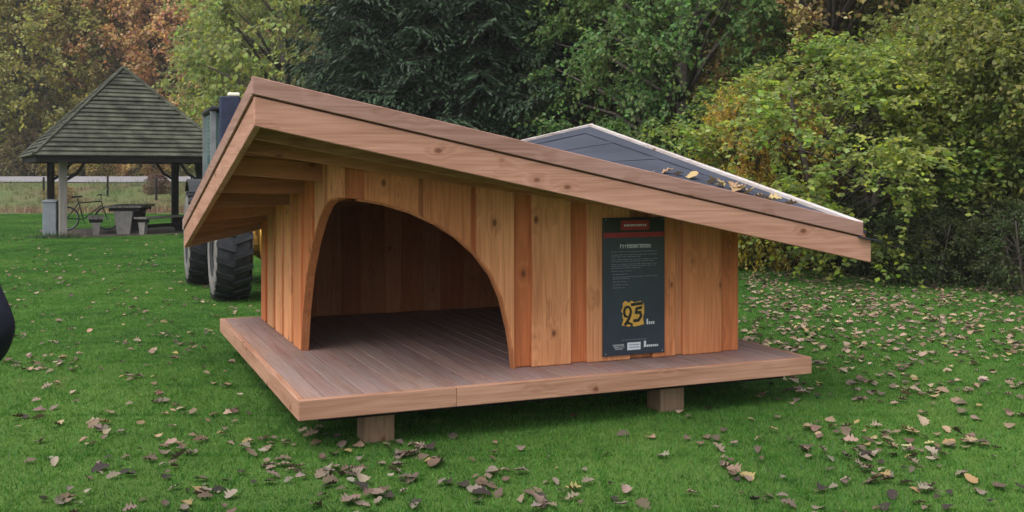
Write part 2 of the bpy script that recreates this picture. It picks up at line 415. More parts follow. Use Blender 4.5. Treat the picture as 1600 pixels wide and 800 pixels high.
# roof: a saddle of straight lines, two corners high and two low
roof = empty('roof', parent=sh)
def saddle(du, dz, n_=26):
    us = np.linspace(RO + du, RO + RA - du, n_); vs_ = np.linspace(RP + du, RP + RB - du, n_); rows = []
    for v in vs_:
        k = 1 - (v - RP) / RB; rows.append([Vector((u + .075 * k * (u - RO - du) / (RA - 2 * du), v, roof_z(u, v) + dz)) for u in us])
    return us, vs_, rows
def sheet(name, m, du, dz, th_, color=None, wob=0):
    us, vs_, g_ = saddle(du, dz); n_ = len(us); v = []
    for row in g_:
        for p in row: v.append(p + Vector((0, 0, wob * random.uniform(-1, 1))))
    for row in g_:
        for p in row: v.append(p - Vector((0, 0, th_)))
    f = []; N = n_ * n_
    for i in range(n_ - 1):
        for j in range(n_ - 1):
            a = i * n_ + j; f += [(a, a + 1, a + n_ + 1, a + n_), (N + a, N + a + n_, N + a + n_ + 1, N + a + 1)]
    for i in range(n_ - 1):
        for a, b_ in ((i, i + 1), ((i + 1) * n_ - 1, (i + 2) * n_ - 1), (N - 1 - i, N - 2 - i), ((i + 1) * n_, i * n_)): f.append((b_, a, N + a, N + b_))
    return MB().add(v, f).build(name, m, roof, color, smooth=False)
sheet('roof_boarding', M['board'], .04, -.078, .045, (.30, .135, .062))
felt = sheet('roofing_felt', M['felt'], .035, -.055, .022, wob=.0015)
# laps of the felt sheets
for k in range(1, 5):
    v0 = RP + .05 + k * .85
    if v0 > RP + RB - .1: break
    mb = MB(); pts = []
    us = np.linspace(RO + .05, RO + RA - .05, 14)
    for i in range(13):
        q = [(us[i], v0), (us[i + 1], v0), (us[i + 1], v0 + .1), (us[i], v0 + .1)]
        mb.prism([(a, b_, roof_z(a, b_) - .0545) for a, b_ in q], (0, 0, .003))
    mb.build('felt_lap', M['felt'], felt)
TIP = .075                                   # the low corner by the camera runs a little further out
C4 = [(RO, RP), (RO + RA + TIP, RP), (RO + RA, RP + RB), (RO, RP + RB)]
Z4 = [ZA, ZB, ZC, ZDD]
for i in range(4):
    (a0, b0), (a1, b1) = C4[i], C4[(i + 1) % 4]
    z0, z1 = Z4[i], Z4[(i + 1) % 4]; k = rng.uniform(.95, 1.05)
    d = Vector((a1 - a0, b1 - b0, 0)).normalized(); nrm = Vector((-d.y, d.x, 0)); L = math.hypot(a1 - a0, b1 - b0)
    def at(s, ins): # s metres along the edge, ins metres inward
        p = Vector((a0, b0, 0)) + d * s + nrm * ins; return Vector((p.x, p.y, z0 + (z1 - z0) * s / L))
    FT = .04
    e0, e1 = (0.012, L - .012) if i % 2 == 0 else (.012 + FT + .001, L - .013 - FT)
    board('fascia_board', at(e0, .012) - Vector((0, 0, .108)), at(e1, .012) - Vector((0, 0, .108)), .160, FT, M['board'], roof, tuple(x * k for x in PINK), bevel=.004)
    # dark strip painted as the shadow line between the boards, then the raised trim
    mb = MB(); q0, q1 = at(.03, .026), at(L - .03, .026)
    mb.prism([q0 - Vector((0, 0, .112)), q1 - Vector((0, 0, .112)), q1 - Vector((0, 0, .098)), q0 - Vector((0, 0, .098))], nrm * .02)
    mb.build('shadow_strip', M['board'], roof, (.12, .05, .03))
    # the trim stops short of the low corner near the camera so that rain can run off
    s0, s1 = (0, L) if i % 2 == 0 else (.048, L - .048)
    if i == 0: s1 = L - .09
    if i == 1: s0 = .10
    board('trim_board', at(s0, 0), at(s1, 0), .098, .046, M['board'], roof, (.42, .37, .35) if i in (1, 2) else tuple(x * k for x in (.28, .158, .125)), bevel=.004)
    # strip of felt turned up behind the trim
    mb = MB(); q0, q1 = at(max(s0, .06), .05), at(min(s1, L - .06), .05); r0, r1 = at(max(s0, .06), .15), at(min(s1, L - .06), .15)
    dz = Vector((0, 0, 1))
    for j in range(12):
        f0, f1 = j / 12, (j + 1) / 12
        A_, B_ = q0.lerp(q1, f0), q0.lerp(q1, f1); C_, D_ = r0.lerp(r1, f1), r0.lerp(r1, f0)
        C_.z = roof_z(C_.x, C_.y) - .046; D_.z = roof_z(D_.x, D_.y) - .046
        mb.add([A_ - dz * .026, B_ - dz * .026, C_, D_, A_ - dz * .032, B_ - dz * .032, C_ - dz * .006, D_ - dz * .006],
               [(0, 1, 2, 3), (7, 6, 5, 4), (2, 6, 7, 3), (0, 4, 5, 1)])
    mb.build('felt_upstand', M['felt'], felt)
# felt tongue over the low corner
uB, vB = RO + RA + TIP, RP
mb = MB(); mb.prism([(uB - .13, vB - .02, ZB - .085), (uB + .045, vB - .025, ZB - .118), (uB + .045, vB + .13, ZB - .118), (uB - .13, vB + .16, ZB - .080)], (0, 0, .008))
mb.build('drain_flap', M['felt'], felt)
# rafters along the straight lines of the saddle
for v in (.02, .335, .95, 1.55, 2.15, 2.75, 3.28, 3.58):
    z0, z1 = roof_z(RO + .06, v) - .124, roof_z(RO + RA - .06, v) - .124
    board('rafter', (RO + .06, v, z0), (RO + RA - .06, v, z1), .125, .048, M['board'], roof, (.34 * rng.uniform(.9, 1.1), .150, .068))

# ------------------------------------------------------------------ notice board on the front wall
def panel(mb, x0, x1, z0, z1, y, t=.001, mi=0): mb.box(((x0 + x1) / 2, y, (z0 + z1) / 2), (x1 - x0, t, z1 - z0), mi=mi); return mb
M['sign'] = plain('printed dark slate blue board', (.030, .040, .058), .3, .25, 2.5, spec=.5)
M['sign_dark'] = plain('printed near black', (.012, .014, .016), .3, .2, 3, spec=.5)
M['sign_red'] = plain('printed red', (.33, .035, .045), .35, .2, 9)
M['sign_white'] = plain('printed white', (.60, .63, .66), .4, .08, 9)
M['sign_grey'] = plain('printed grey lettering', (.16, .19, .23), .4, .3, 60)
M['sign_yellow'] = plain('printed ochre', (.62, .36, .07), .4, .2, 25)
SW, SH = .497, .972
sg = empty('notice_board', (0, 0, 0))
sg.matrix_world = Matrix.Translation((-1.238, 5.953, 0)) @ Matrix.Rotation(.397, 4, 'Z') @ Matrix.Translation((2.204, WJ - .020, .368))
tag(sg, 'tall dark blue printed notice board with red band screwed to the shelter front', 'sign')
mb = MB(); mb.box((SW / 2, .008, SH / 2), (SW, .016, SH)); mb.build('board', M['sign'], sg, bevel=.0015)
def Z(f): return SH * (1 - f)
mb = panel(MB(), .004, SW - .004, Z(.108), Z(.004), -.0012); mb.build('head_band', M['sign_dark'], sg)
mb = panel(MB(), .002, SW - .002, Z(.145), Z(.109), -.0013); mb.build('red_stripe', M['sign_red'], sg)
mb = panel(MB(), .28 * SW, .74 * SW, Z(.092), Z(.022), -.0022); rb = mb.build('red_plate', M['sign_red'], sg)
mb = MB()
for k in range(11): panel(mb, (.33 + k * .034) * SW, (.33 + k * .034 + rng.uniform(.016, .028)) * SW, Z(.064), Z(.05), -.0031)
mb.build('lettering', M['sign_white'], rb).scale = (1, 1, 1)
mb = MB(); x = .27
while x < .76:
    ww = rng.uniform(.018, .034); up = rng.uniform(.0, .006)
    panel(mb, x * SW, (x + ww * .35) * SW, Z(.223), Z(.192 + up), -.0012); panel(mb, x * SW, (x + ww) * SW, Z(.201 + up), Z(.195 + up), -.0014)
    if rng.random() < .6: panel(mb, (x + ww * .7) * SW, (x + ww) * SW, Z(.223), Z(.198), -.0016)
    x += ww + .012
mb.build('heading', M['sign_white'], sg)
mb = MB()
rows = [(.245, .87), (.268, .87), (.282, .60), (.302, .88), (.316, .82), (.336, .88), (.350, .85), (.364, .60), (.386, .46), (.408, .40), (.428, .88), (.440, .42), (.462, .38), (.484, .40), (.505, .34)]
for z, xe in rows:
    x = .13 + (.02 if z > .4 else 0)
    while x < xe:
        ww = rng.uniform(.02, .08); panel(mb, x * SW, min(x + ww, xe) * SW, Z(z + .0055), Z(z), -.0012); x += ww + .014
mb.build('small_print', M['sign_grey'], sg)
# ochre splash with the dark brushed figures
mb = MB(); pl = []
for k in range(26):
    a = k * 2 * math.pi / 26; r_ = rng.uniform(.85, 1.12); s_ = max(abs(math.cos(a)), abs(math.sin(a))) ** .75
    pl.append(((.475 + .205 * r_ * math.cos(a) / s_ * .86) * SW, -.0008, Z(.70) + .088 * r_ * math.sin(a) / s_))
mb.prism(pl, (0, -.0012, 0)); em = mb.build('emblem', M['sign_yellow'], sg)
def stroke(mb, pts, w_, y=-.0026):
    for (x0, z0), (x1, z1) in zip(pts[:-1], pts[1:]):
        dx, dz = (x1 - x0), (z1 - z0); L = math.hypot(dx, dz); nx_, nz_ = -dz / L * w_ / 2, dx / L * w_ / 2
        ex, ez = dx / L * w_ * .3, dz / L * w_ * .3
        mb.prism([(x0 - ex + nx_, y, z0 - ez + nz_), (x1 + ex + nx_, y, z1 + ez + nz_), (x1 + ex - nx_, y, z1 + ez - nz_), (x0 - ex - nx_, y, z0 - ez - nz_)], (0, .0006, 0)); y -= .00008
    return mb
ex, ez = .475 * SW, Z(.70)
mb = MB(); loop = [(ex - .044 + .027 * math.cos(t), ez + .014 + .036 * math.sin(t)) for t in np.linspace(3.9, -.6, 9)]
stroke(mb, loop, 0.0182); stroke(mb, [loop[-1], (ex - .032, ez - .036), (ex - .062, ez - .075)], 0.0208); stroke(mb, [(ex - .066, ez - .072), (ex - .03, ez - .066), (ex - .006, ez - .078)], 0.0169)
stroke(mb, [(ex - .07, ez - .012), (ex - .045, ez - .022)], 0.0156)
stroke(mb, [(ex - .01, ez + .062), (ex + .075, ez + .07)], 0.0221)
stroke(mb, [(ex + .068, ez + .04), (ex + .03, ez + .034), (ex + .026, ez + .004), (ex + .058, ez + .006), (ex + .066, ez - .022), (ex + .045, ez - .05), (ex + .008, ez - .052)], 0.0208)
mb.build('brushed_figures', M['sign_dark'], em)
mb = MB()
for k in range(4): panel(mb, (.70 + k * .035) * SW, (.722 + k * .035) * SW, Z(.785), Z(.765 if k else .745), -.0012)
mb.build('lettering', M['sign_white'], sg)
mb = MB(); 
for k in range(9): panel(mb, (.30 + k * .045) * SW, (.335 + k * .045) * SW, Z(.893), Z(.888), -.0012)
mb.build('caption', M['sign_grey'], sg)
mb = MB()
for a, b_, z0, z1 in ((.15, .33, .918, .930), (.17, .24, .934, .944), (.22, .34, .936, .942), (.19, .31, .948, .956)): panel(mb, a * SW, b_ * SW, Z(z1), Z(z0), -.0012)
mb.build('grey_mark', plain('printed light grey', (.3, .32, .34), .4, .2, 20), sg)
mb = panel(MB(), .385 * SW, .60 * SW, Z(.965), Z(.91), -.0012); lg = mb.build('white_mark', M['sign_white'], sg)
mb = MB()
for k in range(2): panel(mb, .41 * SW, .575 * SW, Z(.948 - k * .018), Z(.943 - k * .018), -.0022)
mb.build('lettering', M['sign_grey'], lg)
mb = panel(MB(), .655 * SW, .69 * SW, Z(.95), Z(.905), -.0012)
for k in range(6): panel(mb, (.70 + k * .033) * SW, (.724 + k * .033) * SW, Z(.95), Z(.935), -.0012)
mb.build('small_mark', M['sign_white'], sg)
for (x, z) in ((.02, .015), (SW - .02, .015), (.02, SH - .015), (SW - .02, SH - .015)):
    mb = MB(); mb.lathe([(0, -.004), (.006, -.003), (.007, 0)], 'y', 10, (x, 0, z)); mb.build('screw', M['steel'], sg)

# ------------------------------------------------------------------ picnic pavilion
PY = 28.7; PX = X_at(193, PY)
pv = empty('pavilion', (PX, PY, 0), R(29))
tag(pv, 'open timber pavilion with mossy shingled pyramid roof behind the lawn', 'pavilion')
EZ, AZ, HR = 2.06, 4.50, 2.42        # eaves, apex, half width of the roof
pr = empty('roof', parent=pv)
NC = 21
for side in range(4):
    rot = Matrix.Rotation(side * math.pi / 2, 4, 'Z')
    for k in range(NC):
        f0, f1 = k / NC, (k + 1) / NC
        h0, h1 = HR * (1 - f0), HR * (1 - f1 - .004)
        z0, z1 = EZ + .07 + (AZ - EZ) * f0, EZ + .07 + (AZ - EZ) * (f1 + .004)
        if h1 < .02: h1 = .02
        mb = MB(); out = .085 + .02 * random.uniform(-1, 1)
        mb.add([rot @ Vector(p) for p in [(-h0, -h0 - out, z0), (h0, -h0 - out, z0), (h1, -h1, z1), (-h1, -h1, z1), (-h0, -h0 + .02, z0 - .03), (h0, -h0 + .02, z0 - .03), (h1, -h1 + .03, z1 - .03), (-h1, -h1 + .03, z1 - .03), (-h0, -h0 - out, z0 - .02), (h0, -h0 - out, z0 - .02)]],
               [(0, 1, 2, 3), (8, 9, 1, 0), (4, 5, 9, 8), (7, 6, 5, 4)])
        if side in (0, 1, 3): mb.build('shingle_course', M['shingle'], pr)
        elif k == 0:
            mb = MB(); mb.add([rot @ Vector(p) for p in [(-HR, -HR, EZ + .05), (HR, -HR, EZ + .05), (0, 0, AZ + .03)]], [(0, 1, 2)]); mb.build('shingle_slope', M['shingle'], pr)
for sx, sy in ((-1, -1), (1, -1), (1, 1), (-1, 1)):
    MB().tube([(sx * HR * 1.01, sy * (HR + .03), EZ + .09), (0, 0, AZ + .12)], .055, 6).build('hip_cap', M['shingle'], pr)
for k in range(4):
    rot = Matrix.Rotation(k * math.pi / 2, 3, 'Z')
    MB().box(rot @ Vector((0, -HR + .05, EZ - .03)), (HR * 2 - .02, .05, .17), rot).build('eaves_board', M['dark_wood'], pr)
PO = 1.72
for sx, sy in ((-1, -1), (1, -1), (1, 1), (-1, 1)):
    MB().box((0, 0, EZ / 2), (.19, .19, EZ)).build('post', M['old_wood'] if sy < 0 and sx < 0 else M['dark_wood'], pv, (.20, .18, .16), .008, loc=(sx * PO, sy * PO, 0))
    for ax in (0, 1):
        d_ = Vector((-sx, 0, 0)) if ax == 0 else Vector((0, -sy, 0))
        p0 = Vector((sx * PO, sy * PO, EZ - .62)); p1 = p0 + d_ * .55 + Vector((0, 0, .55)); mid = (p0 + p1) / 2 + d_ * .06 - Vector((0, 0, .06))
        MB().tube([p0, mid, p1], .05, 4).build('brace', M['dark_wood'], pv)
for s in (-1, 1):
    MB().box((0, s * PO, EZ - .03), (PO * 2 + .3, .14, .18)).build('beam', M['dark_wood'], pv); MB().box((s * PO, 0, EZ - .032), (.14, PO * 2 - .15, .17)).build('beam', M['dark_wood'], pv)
MB().prism([(-2.0, -1.75, .004), (2.0, -1.85, .004), (2.05, 2.0, .004), (-2.0, 2.0, .004)], (0, 0, .03)).build('pavilion_floor', M['earth'], pv)

# table and benches under it
def trestle(name, label, loc, rz, W, L, H, cat, th_=.06):
    t = empty(name, loc, rz); tag(t, label, cat)
    n_ = max(2, round(W / .16)); bw = W / n_
    for k in range(n_):
        MB().box((0, -W / 2 + bw * (k + .5), H - th_ / 2), (L, bw - .012, th_)).build('board', M['old_board'], t, (.17, .16, .14), .005)
    for s in (-1, 1):
        MB().box((s * (L / 2 - .12), 0, H - th_ - .045), (.09, W * .8, .09)).build('rail', M['dark_wood'], t)
        MB().prism([(s * (L / 2 - .12) - .06, -W * .17, 0), (s * (L / 2 - .12) - .06, W * .17, 0), (s * (L / 2 - .12) - .06, W * .26, H - th_ - .09), (s * (L / 2 - .12) - .06, -W * .26, H - th_ - .09)], (.12, 0, 0)).build('leg', M['concrete'] if s < 0 else M['dark_wood'], t)
    MB().box((0, 0, H * .45), (L - .3, .06, .1)).build('stretcher', M['dark_wood'], t)
    return t
trestle('picnic_table', 'dark weathered picnic table standing under the pavilion roof', (X_at(204, 28.3), 28.3, .03), R(97), .95, 1.7, .76, 'table')
trestle('bench', 'low grey bench beside the picnic table near the bicycle', (X_at(150, 27.9), 27.9, .03), R(112), .42, 1.7, .46, 'bench', .05)
trestle('bench', 'low grey bench beside the picnic table near the dark corner post', (X_at(252, 28.0), 28.0, .03), R(70), .42, 1.7, .46, 'bench', .05)

# bicycle leaning under the roof
bk = empty('bicycle', (X_at(136, 29.3), 29.3, .03), R(14))
tag(bk, 'parked bicycle with dark tyres under the pavilion beside the table', 'bicycle')
for x in (-.54, .54):
    wh = empty('wheel', (x, 0, .345), 0, bk)
    MB().tube([(.325 * math.cos(a), 0, .325 * math.sin(a)) for a in np.linspace(0, 2 * math.pi, 33)], .02, 6).build('tyre', M['rubber'], wh)
    MB().tube([(.30 * math.cos(a), 0, .30 * math.sin(a)) for a in np.linspace(0, 2 * math.pi, 33)], .010, 5).build('rim', M['steel'], wh)
    mb = MB(); mb.tube([(0, -.05, 0), (0, .05, 0)], .025, 8)
    for a in np.linspace(0, 2 * math.pi, 13)[:-1]: mb.tube([(0, 0, 0), (.3 * math.cos(a), 0, .3 * math.sin(a))], .0025, 3)
    mb.build('spokes', M['steel'], wh)
mb = MB(); hd, st, bb, rw, fw = (.38, 0, .83), (-.22, 0, .78), (-.1, 0, .32), (-.54, 0, .345), (.54, 0, .345)
for a, b_ in (((.40, 0, .72), bb), ((.38, 0, .83), st), (bb, (-.26, 0, .92)), (bb, rw), (st, rw)): mb.tube([a, b_], .018, 6)
mb.build('frame', M['black'], bk)
MB().tube([hd, (.42, 0, .68), fw], .016, 6).build('fork', M['black'], bk)
MB().tube([(.30, -.28, 1.0), (.38, -.2, 1.03), (.37, 0, .99), (.38, .2, 1.03), (.30, .28, 1.0)], .013, 6).build('handlebar', M['steel'], bk)
MB().tube([(.37, 0, .99), (.38, 0, .83)], .014, 6).build('stem', M['steel'], bk)
MB().prism([(-.40, -.08, .93), (-.16, -.02, .94), (-.12, 0, .945), (-.16, .02, .94), (-.40, .08, .93)], (0, 0, .05)).build('saddle', M['black'], bk, bevel=.01)
mb = MB(); mb.lathe([(.09, -.012), (.09, .012)], 'y', 18, (-.1, .05, .32)); mb.tube([(-.1, -.1, .32), (-.02, -.1, .17)], .01, 5); mb.tube([(-.1, .1, .32), (-.18, .1, .47)], .01, 5); mb.build('crank', M['black'], bk)

# waste bin by the corner post
wb_ = empty('waste_bin', (X_at(80, 26.6), 26.6, 0), R(8)); tag(wb_, 'tall pale grey waste bin against the front corner post of the pavilion', 'bin')
MB().prism([(-.17, -.16, .04), (.17, -.16, .04), (.17, .16, .04), (-.17, .16, .04)], (0, 0, .86)).build('body', M['grey_plastic'], wb_, bevel=.015)
MB().prism([(-.185, -.175, .90), (.185, -.175, .90), (.185, .175, .93), (-.185, .175, .93)], (0, 0, .05)).build('lid', M['grey_plastic'], wb_, bevel=.012)
MB().box((0, 0, .02), (.28, .26, .04)).build('foot', M['black'], wb_)

# thin posts of the fence on the bank below the road
for k, x in enumerate((68, 168, 244, 299)):
    Y = 48 + (k % 2); xx = X_at(x, Y); zz = float(height(xx, Y))
    p = MB().tube([(0, 0, -.2), (.01, 0, 1.05)], [.06, .045], 6).build('fence_post', M['dark_wood'], loc=(xx, Y, zz))
    tag(p, ['thin dark fence post on the bank beside the grey waste bin', 'thin dark fence post on the bank behind the bicycle', 'thin dark fence post on the bank behind the picnic table', 'thin dark fence post on the bank at the pavilion corner by the machine'][k], 'fence post', 'fence posts on the bank below the road')

# ------------------------------------------------------------------ wheel loader half hidden behind the shelter
HD = math.atan2(-.933, .361)            # heading
fwd = Vector((math.cos(HD), math.sin(HD), 0)); rgt = Vector((fwd.y, -fwd.x, 0))
FRW = Vector((-3.70, 13.45, 0)); cen = FRW - fwd * 1.1 - rgt * .82
ld = empty('wheel_loader', cen, HD); tag(ld, 'yellow wheel loader with big lugged tyres parked behind the shelter', 'wheel loader')
WR, WW = .70, .46
def wheel(x, y, muddy_sign):
    wh = empty('wheel', (x, y, WR), 0, ld)
    prof = [(.34, -.19), (.40, -.215), (.55, -.23), (.63, -.215), (.665, -.17), (.67, 0), (.665, .17), (.63, .215), (.55, .23), (.40, .215), (.34, .19)]
    mb = MB(); mb.lathe(prof, 'y', 40)
    ty = mb.build('tyre', M['rubber'], wh, smooth=True)
    mb = MB(); N = 22
    for k in range(N):
        for s in (-1, 1):
            a = 2 * math.pi * (k + (.5 if s > 0 else 0)) / N
            q = []
            for (da, yy, r_) in ((-.045, s * .0, .672), (.045, s * .0, .672), (.155, s * .225, .645), (.06, s * .225, .645)):
                for rr in (r_ - .02, r_ + .036):
                    q.append(Vector((rr * math.cos(a + da), yy, rr * math.sin(a + da))))
            mb.add(q, [(1, 3, 5, 7), (0, 1, 7, 6), (2, 3, 1, 0), (4, 5, 3, 2), (6, 7, 5, 4)])
    mb.build('lugs', M['rubber'], wh)['kind'] = 'stuff'
    for s in (-1, 1):
        mb = MB(); mb.lathe([(.645, s * .213), (.60, s * .231), (.50, s * .238), (.40, s * .222)], 'y', 40); mb.build('sidewall', M['muddy'], wh, smooth=True)
    mb = MB(); mb.lathe([(.36, -.18), (.34, -.12), (.30, -.08), (.12, -.07), (.10, -.14), (0, -.14)], 'y', 30); mb.lathe([(.36, .18), (.34, .12), (.30, .08), (.12, .07), (.10, .14), (0, .14)], 'y', 30)
    mb.build('rim', M['muddy'], wh, smooth=False)
for x in (1.1, -1.05):
    for y in (-.82, .82) if x > 0 else (-1.0, 1.0): wheel(x, y, 1)
def part(name, m, poly, y0, y1, bev=.02):
    return MB().prism([(x, y0, z) for x, z in poly], (0, y1 - y0, 0)).build(name, m, ld, bevel=bev)
part('engine_cover', M['yellow'], [(-1.9, .75), (-.5, .75), (-.5, 1.55), (-1.75, 1.45), (-1.95, 1.2)], -.6, .6)
part('chassis', M['yellow'], [(-1.85, .5), (1.45, .5), (1.45, .78), (.4, .95), (-1.85, .78)], -.42, .42)
for x in (1.1, -1.05): MB().tube([(x, -.65, WR), (x, .65, WR)], .13, 10).build('axle', M['yellow'], ld)
for s in (-1, 1):
    y0 = s * .98
    mb = MB(); pts = [(-1.05 + .84 * math.cos(a), .70 + .84 * math.sin(a)) for a in np.linspace(.9, 2.2, 7)]
    for (xa, za), (xb, zb) in zip(pts[:-1], pts[1:]): mb.prism([(xa, y0 - .24, za), (xb, y0 - .24, zb), (xb, y0 - .24, zb + .03), (xa, y0 - .24, za + .03)], (0, .48, 0))
    mb.build('mudguard', M['black'], ld)
    MB().prism([(.5, s * .45 - .05, 1.35), (1.3, s * .45 - .05, 1.25), (2.2, s * .45 - .05, .45), (2.35, s * .45 - .05, .30), (2.1, s * .45 - .05, .30), (1.15, s * .45 - .05, 1.0), (.5, s * .45 - .05, 1.1)], (0, .1, 0)).build('lift_arm', M['yellow'], ld)
    MB().prism([(2.30, s * .4 - .06, .14), (2.40, s * .4 - .06, .75), (2.34, s * .4 - .06, .75), (2.22, s * .4 - .06, .14)], (0, .12, 0)).build('fork_upright', M['steel'], ld)
    MB().prism([(2.25, s * .4 - .06, .10), (3.05, s * .4 - .06, .10), (3.05, s * .4 - .06, .115), (2.25, s * .4 - .06, .15)], (0, .12, 0)).build('fork_tine', M['steel'], ld)
MB().box((2.33, 0, .62), (.06, 1.15, .1)).build('fork_carriage', M['black'], ld)
# cab
cab = empty('cab', (-.45, 0, 0), 0, ld)
cx0, cx1, cy, z0, z1 = -.68, .62, .95, 1.50, 2.52
MB().box((0.02, 0, z0 - .06), (1.36, 1.90, .12)).build('cab_floor', M['black'], cab)
for x in (cx0, cx1):
    for s in (-1, 1): MB().box((x, s * cy, (z0 + z1) / 2), (.075, .075, z1 - z0)).build('pillar', M['steel'], cab)
for s in (-1, 1): MB().box(((cx0 + cx1) / 2, s * cy, (z0 + z1) / 2), (cx1 - cx0 - .08, .012, z1 - z0 - .04)).build('side_glass', M['glass'], cab)
for x in (cx0, cx1): MB().box((x, 0, (z0 + z1) / 2), (.012, cy * 2 - .08, z1 - z0 - .04)).build('glass_pane', M['glass'], cab)
MB().prism([(cx0 - .05, -cy - .05, z1), (cx1 + .10, -cy - .05, z1), (cx1 + .10, cy + .05, z1), (cx0 - .05, cy + .05, z1)], (0, 0, .07)).build('cab_roof', M['black'], cab, bevel=.02)
MB().box((-.2, 0, 1.6), (.45, .45, .25)).build('driver_seat', M['navy'], cab, bevel=.05)
MB().box((-.4, 0, 2.0), (.14, .45, .6)).build('driver_seat_back', M['navy'], cab, bevel=.05)
for s in (-1, 1):
    b_ = MB().prism([(cx1 + .10, s * .74 - .14, 1.98), (cx1 + .22, s * .74 - .14, 2.02), (cx1 + .22, s * .74 + .14, 2.02), (cx1 + .10, s * .74 + .14, 2.02)], (0, 0, .70)).build('work_lamp_housing', M['navy'], cab, bevel=.02)
    if s < 0: MB().box((cx1 + .17, s * .74 + .05 * -s, 2.745), (.10, .16, .05)).build('lamp', M['cream'], b_, bevel=.012)

MB().tube([(-1.5, .35, 1.4), (-1.5, .35, 2.3), (-1.56, .35, 2.42)], .05, 8).build('exhaust', M['black'], ld)
for s in (-1, 1):
    mr_ = MB().tube([(.28, s * .95, 2.3), (.42, s * 1.12, 2.3), (.42, s * 1.12, 2.05)], .015, 5).build('mirror_arm', M['black'], ld) if s > 0 else None
    MB().box((1.46, s * .3, .9), (.08, .18, .14)).build('headlamp', M['cream'], ld, bevel=.02)
